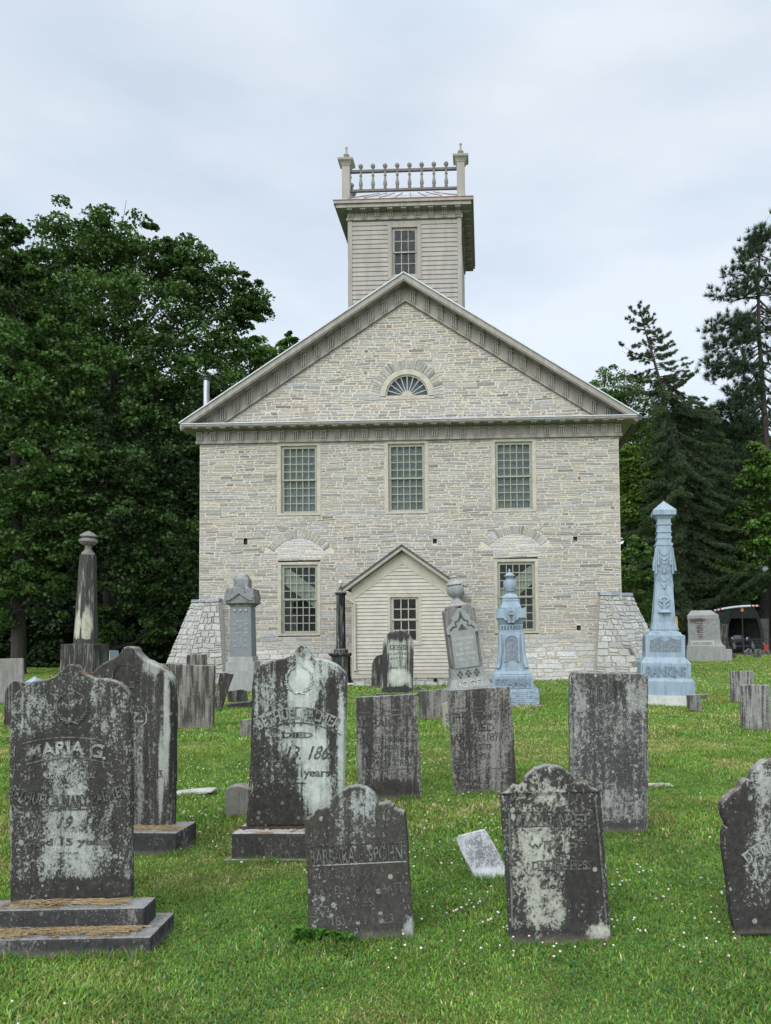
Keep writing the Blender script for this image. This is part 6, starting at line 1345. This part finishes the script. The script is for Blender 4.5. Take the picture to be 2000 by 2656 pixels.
for (lb, bl) in (('far dark tree behind the conifers at right', [(1450, 1050, 150, 0), (1600, 1150, 170, 0), (1720, 1150, 170, 0), (1500, 1250, 150, 0), (1640, 1300, 130, 0)]), ('far dark thicket low behind the shelter', [(1400, 1280, 110, 0), (1480, 1340, 100, 0), (1600, 1340, 100, 0), (1700, 1320, 130, 0), (1560, 1250, 100, 0)])):
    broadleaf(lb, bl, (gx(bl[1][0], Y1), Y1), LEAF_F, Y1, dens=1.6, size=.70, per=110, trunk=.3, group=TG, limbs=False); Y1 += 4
# ---- conifers
def blades(P, D, L, w, per, spread, tintv):
    """thin triangles fanned round direction D at points P"""
    n = len(P); k = n*per; p = np.repeat(P, per, 0); d = np.repeat(D, per, 0)+rng.normal(size=(k, 3))*spread; d /= np.linalg.norm(d, axis=1)[:, None]
    s = rng.normal(size=(k, 3)); s -= d*(s*d).sum(1)[:, None]; s /= np.linalg.norm(s, axis=1)[:, None]; l = (L*rng.uniform(.7, 1.2, k))[:, None]
    co = np.stack([p-s*w/2, p+s*w/2, p+d*l], 1).reshape(-1, 3); f = np.arange(3*k).reshape(k, 3); t = np.repeat(rng.uniform(.6, 1.35, n), per)*rng.uniform(.8, 1.2, k)
    return co, f, np.stack([t, t, t], 1)
def pine(label, trunk_px, Y, branches, tuft_n, group):
    tr = [on(x, y, Y) for x, y in trunk_px]; root = empty('pine_tree', (tr[0].x, Y, 0)); tag(root, label, 'tree', group); B = Vector((tr[0].x, Y, 0)); tr = [Vector((tr[0].x, Y, -.1))]+tr[1:]
    m = MB(); n = len(tr); m.tube([p-B for p in tr], [.40*(1-.85*i/(n-1)) for i in range(n)], 10); P, D = [], []
    def trunk_at(z):
        for a, b in zip(tr, tr[1:]):
            if z <= b.z: return a.lerp(b, (z-a.z)/(b.z-a.z))
        return tr[-1].copy()
    for (py0, tx, ty, dd, dens) in branches:
        a = trunk_at(on(trunk_px[-1][0], py0, Y).z)-B; e = on(tx, ty, Y+dd)-B; L = (e-a).length
        mid = a.lerp(e, .5)+Vector((0, 0, -.10*L)); pts = [a, a.lerp(mid, .5)+Vector((0, 0, .02*L)), mid, mid.lerp(e, .5)+Vector((0, 0, -.01*L)), e]; m.tube(pts, [.075*min(1.3, L/4), .06, .045, .03, .012], 6)
        for k in range(int(dens*L*.58)):
            u = random.uniform(.35, 1.0); q = pts[2].lerp(e, (u-.35)/.65) if u > .5 else pts[1].lerp(pts[2], u*1.6); r = .3+.75*(1-abs(u-.7))
            t = q+Vector((random.gauss(0, .5)*r, random.gauss(0, .8)*r, abs(random.gauss(.25, .35))*r)); m.tube([q, q.lerp(t, .5)+Vector((0, 0, -.05)), t], [.018, .014, .008], 4, cap=False); P.append(t); D.append((t-q).normalized()+Vector((0, 0, .5)))
        P.append(e); D.append((e-mid).normalized()+Vector((0, 0, .3)))
    m.build('trunk', BARKR, root, smooth=60); co, f, t = blades(np.array(P), np.array(D), .58, .052, tuft_n, .60, 1); np_mesh('crown', co, f, NEED_P, t, parent=root)
CG = 'conifers at the right'
br = []
pyrow = [(545, 1640, 520), (560, 1600, 560), (600, 1565, 590), (590, 1610, 610), (640, 1540, 640), (625, 1590, 640), (670, 1525, 718), (655, 1530, 760), (690, 1570, 700), (700, 1560, 760), (745, 1530, 790), (760, 1545, 820), (720, 1600, 745), (790, 1528, 812), (800, 1580, 850), (820, 1540, 895), (845, 1535, 905), (830, 1600, 870), (880, 1560, 930), (900, 1570, 960), (930, 1545, 950), (905, 1530, 935), (960, 1560, 1010), (1000, 1580, 1050), (1040, 1560, 1090), (870, 1500, 960), (920, 1480, 1010), (950, 1500, 1060), (1010, 1520, 1110)]
for (y0, x, y) in pyrow: br.append((y0, x, y, random.uniform(-1.5, 1.5), 16)); br.append((y0-8, 2*1650-x+random.uniform(-20, 20), y+random.uniform(-20, 20), random.uniform(-1.5, 1.5), 13)); br.append((y0+6, x*.5+1650*.5, y-8, random.choice((-1, 1))*random.uniform(1.0, 2.4), 13))
for i in range(10): br.append((560+40*i, 1650+random.uniform(-50, 50), 545+40*i+random.uniform(-20, 10), random.choice((-2, 2)), 14))
br += [(520, 1632, 506, 0, 24), (530, 1655, 512, .3, 24), (520, 1665, 505, -.3, 22), (545, 1625, 525, .4, 22)]
pine('tall red pine with open needle tufts at the right edge', [(1672, 1400), (1668, 1100), (1655, 950), (1648, 840), (1640, 720), (1638, 600), (1645, 510)], 66.0, br, 34, CG)
def spruce(label, trunk_px, Y, rows, group, dens=1.0):
    tr = [on(x, y, Y) for x, y in trunk_px]; B = Vector((tr[0].x, Y, 0)); root = empty('spruce_tree', B); tag(root, label, 'tree', group); tr[0] = Vector((tr[0].x, Y, -.1)); n = len(tr)
    m = MB(); m.tube([p-B for p in tr], [.30*(1-.95*i/(n-1)) for i in range(n)], 10); P, D = [], []
    def trunk_at(z):
        for a, b in zip(tr, tr[1:]):
            if z <= b.z: return a.lerp(b, (z-a.z)/(b.z-a.z))
        return tr[-1].copy()
    for (y0, x, y, dd) in rows:
        a = trunk_at(on(1420, y0, Y).z)-B; e = on(x, y, Y+dd)-B; L = (e-a).length; mid = a.lerp(e, .55)+Vector((0, 0, -.08*L)); pts = [a, mid, e]; m.tube([a, a.lerp(mid, .5)+Vector((0, 0, .03*L)), mid, mid.lerp(e, .5)+Vector((0, 0, -.02*L)), e], [.045, .038, .028, .018, .006], 5)
        side = (e-a).cross(Vector((0, 0, 1))).normalized()
        for k in range(int(L*9*dens*(.55 if y0 < 830 else 1.0))):
            u = random.uniform(.12, 1); q = a.lerp(mid, u/.55) if u < .55 else mid.lerp(e, (u-.55)/.45); w = (1-u)*.75*min(L/3, 1)+.18
            t = q+side*random.uniform(-1, 1)*w+(e-a).normalized()*random.uniform(0, .4)+Vector((0, 0, -random.uniform(0, .5)*w+.05)); m.tube([q, t], [.010, .005], 3, cap=False)
            for j in range(5): v = q.lerp(t, (j+.6)/5); P.append(v); D.append((t-q).normalized()+Vector((0, 0, random.uniform(-.5, .4))))
    m.build('trunk', BARK, root, smooth=60); co, f, t = blades(np.array(P), np.array(D), .22, .05, 17, .85, 1); np_mesh('crown', co, f, NEED_S, t, parent=root)
rows = []
tops = [(662, 1380, 650), (675, 1365, 665), (690, 1352, 690), (700, 1362, 720), (690, 1405, 680), (705, 1420, 698), (720, 1440, 722), (730, 1365, 745), (745, 1460, 740), (750, 1352, 770), (775, 1340, 745), (760, 1470, 755), (790, 1345, 800), (780, 1480, 775), (800, 1490, 795), (820, 1370, 810), (815, 1505, 790), (830, 1365, 840), (840, 1500, 815)]
for (y0, x, y) in [(a+random.uniform(-6, 6), b+random.uniform(-8, 8), c_+random.uniform(-14, 14)) for a, b, c_ in tops+tops]: rows.append((y0+10, x, y, random.uniform(-.8, .8))); rows.append((y0+14, (x+1420+(y0-650)*.25)/2, y+4, random.choice((-1, 1))*random.uniform(.5, 1.5)))
for i in range(240):
    y0 = 815+random.random()*530; w = 60+(y0-800)*.30; sg = random.choice((-1, 1, 1)); x = 1472+sg*random.uniform(.45, 1)*w*(1.15 if sg > 0 else .95); rows.append((y0, max(1385 if y0 < 1080 else 1356, x), min(y0+random.uniform(15, 80), 1370 if x < 1480 else 1240), random.uniform(-4.2, 2.6)))
for i in range(60): y0 = 960+i*6.6; rows.append((y0, 1465+random.uniform(-55, 25), min(y0+random.uniform(20, 70), 1375), random.uniform(-4.5, -2.5)))
spruce('dark spruce with a sparse leaning top between the church and the pine', [(1478, 1380), (1474, 1200), (1468, 1020), (1450, 930), (1430, 840), (1408, 760), (1390, 700), (1378, 650)], 62.0, rows, CG, .62)
rows = []
for i in range(170):
    y0 = 950+random.random()*380; w = 50+(y0-940)*.28; rows.append((y0, 1570+random.uniform(-1, 1)*w, min(y0+random.uniform(10, 70), 1245), random.uniform(-2, 2.5)))
spruce('drooping dark conifer behind the HERCKHIMER monument', [(1560, 1380), (1562, 1200), (1566, 1050), (1568, 930)], 84.0, rows, CG, .62)
# ------------------------------------------------------------------ ground, grass, clover
q = NT('lawn_soil'); o = q.obj()
n1 = q.noise(o, .9, 5, .6); n2 = q.noise(q.map(o, loc=(5, 9, 0)), 5.0, 5, .65); n3 = q.noise(o, 45, 4, .7)
col = q.mix(q.rng(n1, .35, .65), (.076, .160, .018), (.125, .205, .030)); col = q.mix(q.rng(q.math('MULTIPLY', n1, n2), .26, .38), col, (.16, .155, .055)); col = q.mix(q.rng(n3, .35, .7, 0, .6), col, (.035, .060, .016))
q.bump(n3, .5, .03); GROUND_M = q.done(col, .95)
m = MB(); m.face([(-220, -60, 0), (220, -60, 0), (220, 400, 0), (-220, 400, 0)]); g_ = m.build('ground', GROUND_M); g_['kind'] = 'structure'
_lat = rng.random((64, 64))
def vnoise(x, y, sc, ox=0.0):
    x = x*sc+ox+100; y = y*sc+ox*1.7+100; i, j = np.floor(x).astype(int), np.floor(y).astype(int); u, v = x-i, y-j; u = u*u*(3-2*u); v = v*v*(3-2*v)
    L = lambda a, b: _lat[a % 64, b % 64]
    return (L(i, j)*(1-u)+L(i+1, j)*u)*(1-v)+(L(i, j+1)*(1-u)+L(i+1, j+1)*u)*v
def fan(y0, y1, n):
    """points on the ground in the wedge the churchyard occupies, uniform in area"""
    w = lambda y: (-.68*y-1.0, .47*y+1.0)
    y = np.sqrt(rng.uniform((y0+1.8)**2, (y1+1.8)**2, n))-1.8; a, b = w(y); return a+(b-a)*rng.random(n), y
def dryness(x, y): return vnoise(x, y, .8)*.55+vnoise(x, y, 2.6, 7)*.35+vnoise(x, y, 9, 3)*.10
def grass_patch(y0, y1, n, hgt, wid):
    x, y = fan(y0, y1, n); d = dryness(x, y); hmul = .35+1.35*vnoise(x, y, 1.7, 11)**1.5+.35*vnoise(x, y, 7, 13)+.5*(rng.random(n) > .96)
    az = rng.random(n)*6.283; h = hgt*hmul*rng.uniform(.55, 1.25, n); lean = rng.uniform(.15, 1.5, n)*h; w = wid*rng.uniform(.6, 1.4, n)
    dx, dy = np.cos(az), np.sin(az); z0 = np.zeros(n)-.004
    b0 = np.stack([x-dy*w, y+dx*w, z0], 1); b1 = np.stack([x+dy*w, y-dx*w, z0], 1)
    mx, my = x+dx*lean*.35, y+dy*lean*.35; m0 = np.stack([mx-dy*w*.8, my+dx*w*.8, h*.6], 1); m1 = np.stack([mx+dy*w*.8, my-dx*w*.8, h*.6], 1); tp = np.stack([x+dx*lean, y+dy*lean, h*(1-.12*rng.random(n))], 1)
    co = np.stack([b0, b1, m0, m1, tp], 1).reshape(-1, 3); k = np.arange(n)[:, None]*5
    f = np.concatenate([k+np.array([[0, 1, 3]]), k+np.array([[0, 3, 2]]), k+np.array([[2, 3, 4]])], 1).reshape(-1, 3)
    g = np.stack([.108+.098*rng.random(n), .192+.130*rng.random(n), .036+.038*rng.random(n)], 1); yl = np.array([.265, .275, .075]); st = np.array([.44, .37, .20])
    t = np.clip((d-.44)/.24, 0, 1)[:, None]; g = g*(1-t*.5)+yl*t*.5
    s = (rng.random(n) < .05+.30*np.clip((d-.56)/.14, 0, 1))[:, None]; g = np.where(s, st*rng.uniform(.7, 1.2, (n, 1)), g); g *= rng.uniform(.62, 1.4, (n, 1))*(.78+.44*vnoise(x, y, 5.5, 17)[:, None])
    return co, f, np.repeat(g, 3, 0)
def foot_grass():
    X, Y, H = [], [], []
    for (x0, x1, y) in FEET:
        if y > 24: continue
        n = int((x1-x0+.1)*(620 if y < 6 else 300 if y < 12 else 120)); X.append(rng.uniform(x0-.05, x1+.05, n)); Y.append(y-.004-np.abs(rng.normal(0, .022, n))); H.append(rng.uniform(.012, .055, n)*(.3+1.2*vnoise(X[-1], Y[-1], 6, 5)))
    X, Y, H = map(np.concatenate, (X, Y, H)); n = len(X); w = np.where(Y < 6, .0022, np.where(Y < 12, .0042, .009)); az = rng.random(n)*6.283; lean = rng.uniform(.1, 1.5, n)*H; dx, dy = np.cos(az), np.sin(az)*.5; z = np.zeros(n)
    co = np.stack([np.stack([X-w, Y, z], 1), np.stack([X+w, Y, z], 1), np.stack([X+dx*lean*.4-w*.7, Y+dy*lean*.4, H*.6], 1), np.stack([X+dx*lean*.4+w*.7, Y+dy*lean*.4, H*.6], 1), np.stack([X+dx*lean, Y+dy*lean, H], 1)], 1).reshape(-1, 3); k = np.arange(n)[:, None]*5
    f = np.concatenate([k+np.array([[0, 1, 3]]), k+np.array([[0, 3, 2]]), k+np.array([[2, 3, 4]])], 1).reshape(-1, 3); g = np.stack([.075+.05*rng.random(n), .165+.09*rng.random(n), .022+.02*rng.random(n)], 1); dry = rng.random(n) < .22; g[dry] = np.array([.30, .25, .13]); return co, f, np.repeat(g, 3, 0)
def joined(parts):
    co, f, t, b = [], [], [], 0
    for c_, f_, t_ in parts: co.append(c_); f.append(f_+b); t.append(t_); b += len(c_)
    return np.concatenate(co), np.concatenate(f), np.concatenate(t)
GRASS_M = leafmat('grass_blade', (1, 1, 1), .30, .7); GRASS_M.node_tree.nodes['Principled BSDF'].inputs['Specular IOR Level'].default_value = .06
co, f, t = joined([grass_patch(1.9, 5.5, 360000, .021, .0032), grass_patch(5.5, 11, 260000, .027, .0048), grass_patch(11, 20, 150000, .04, .008), grass_patch(20, 62, 150000, .05, .020), foot_grass()])
o = np_mesh('grass', co, f, GRASS_M, t); o['kind'] = 'stuff'; o['label'] = 'mown green lawn grass with dry yellow patches'; o['category'] = 'grass'
# clover leaves low in the grass, thicker in patches
def clover_leaves(n, y0, y1, sz):
    x, y = fan(y0, y1, n*3); keep = vnoise(x, y, 1.1, 21)+.45*rng.random(3*n) > .62; x, y = x[keep][:n], y[keep][:n]; n = len(x); parts = []
    h = rng.uniform(.010, .034, n); a0 = rng.random(n)*6.28; s = sz*rng.uniform(.7, 1.3, n); g = rng.uniform(.7, 1.3, n)
    for k in range(3):
        a = a0+k*2.094; c_, s_ = np.cos(a), np.sin(a); P = lambda r, w: np.stack([x+(c_*r-s_*w)*s, y+(s_*r+c_*w)*s, h+r*s*.25], 1)
        co = np.stack([P(0, 0), P(.6, -.42), P(1.05, 0), P(.6, .42)], 1).reshape(-1, 3); parts.append((co, np.arange(4*n).reshape(n, 4), np.stack([.080*g, .175*g, .055*g], 1)))
    return joined(parts)
co, f, t = joined([clover_leaves(26000, 1.9, 6, .0095), clover_leaves(16000, 6, 12, .013)])
# broad leaves crowding the foot of the BARBARA stone
bx0, by0_ = at(662, 2036).x, at(700, 2037).y; n = 190; x = bx0+rng.random(n)**1.3*.30-.05; y = by0_-.005-rng.random(n)*.035; h = rng.uniform(.01, .085, n)*(1-.5*(x-bx0)/.3); a = rng.random(n)*6.28; s = rng.uniform(.012, .026, n); c_, s_ = np.cos(a), np.sin(a)
P = lambda r, w, dz: np.stack([x+(c_*r-s_*w)*s, y+(s_*r+c_*w)*s, h+dz*s], 1)
cb = np.stack([P(-.8, 0, 0), P(0, -.8, .3), P(1.1, 0, -.2), P(0, .8, .3)], 1).reshape(-1, 3); gg = rng.uniform(.7, 1.25, n)
co, f, t = joined([(co, f, t), (cb, np.arange(4*n).reshape(n, 4), np.stack([.085*gg, .215*gg, .035*gg], 1))])
o = np_mesh('clover_leaves', co, f, GRASS_M, t); o['kind'] = 'stuff'; o['label'] = 'clover and broad weeds growing low in the lawn'; o['category'] = 'clover'
# white clover heads
bm = bmesh.new(); bmesh.ops.create_icosphere(bm, subdivisions=2, radius=1); hv = np.array([v.co[:] for v in bm.verts]); bm.verts.index_update(); hf = np.array([[v.index for v in fc.verts] for fc in bm.faces]); bm.free()
hv *= (1+.22*np.sin(hv[:, 0:1]*9)*np.sin(hv[:, 1:2]*9+hv[:, 2:3]*7)); hz = hf.shape[0]
def heads(n, y0, y1, r, low=False):
    x, y = fan(y0, y1, n*6); dn = vnoise(x, y, .55, 31)*.6+vnoise(x, y, 2.2, 37)*.4; keep = (rng.random(len(x)) < np.clip((dn-.42)*3.5, .03, 1)**2); x, y = x[keep][:n], y[keep][:n]; n = len(x)
    z = rng.uniform(.022, .05, n); rr = r*rng.uniform(.65, 1.25, n); sq = rng.uniform(.75, 1.05, n)
    V, Fc = (hv, hf)
    if low: V = np.array([(1, 0, 0), (-1, 0, 0), (0, 1, 0), (0, -1, 0), (0, 0, 1), (0, 0, -1)], float); Fc = np.array([(0, 2, 4), (2, 1, 4), (1, 3, 4), (3, 0, 4), (2, 0, 5), (1, 2, 5), (3, 1, 5), (0, 3, 5)])
    co = (V[None]*rr[:, None, None]*np.stack([np.ones(n), np.ones(n), sq], 1)[:, None, :]+np.stack([x, y, z], 1)[:, None]).reshape(-1, 3); f = (Fc[None]+np.arange(n)[:, None, None]*len(V)).reshape(-1, 3)
    zc = V[Fc].mean(1)[:, 2]; pk = rng.random(n)
    top = np.array([.58, .57, .50]); bot = np.array([.36, .23, .18]); w = np.clip((zc+.5)/.9, 0, 1)[None, :, None]; w = np.clip(w-.5*(pk[:, None, None] > .8), 0, 1); t = (bot*(1-w)+top*w).reshape(-1, 3)
    parts = [(co, f, t)]
    if not low:
        st = np.stack([np.stack([x-.0012, y, z*0], 1), np.stack([x+.0012, y, z*0], 1), np.stack([x, y, z], 1)], 1).reshape(-1, 3); parts.append((st, np.arange(3*n).reshape(n, 3), np.tile([.06, .12, .03], (n, 1))))
    return joined(parts)
co, f, t = joined([heads(420, 1.9, 4.6, .0058), heads(820, 4.6, 10, .0066), heads(1500, 10, 19, .0085, True), heads(1900, 19, 34, .012, True)])
o = np_mesh('clover_flowers', co, f, tinted('clover_petals', (1, 1, 1), .8, .1, 60, 0), t); o['kind'] = 'stuff'; o['label'] = 'white clover flowers scattered through the lawn'; o['category'] = 'clover'
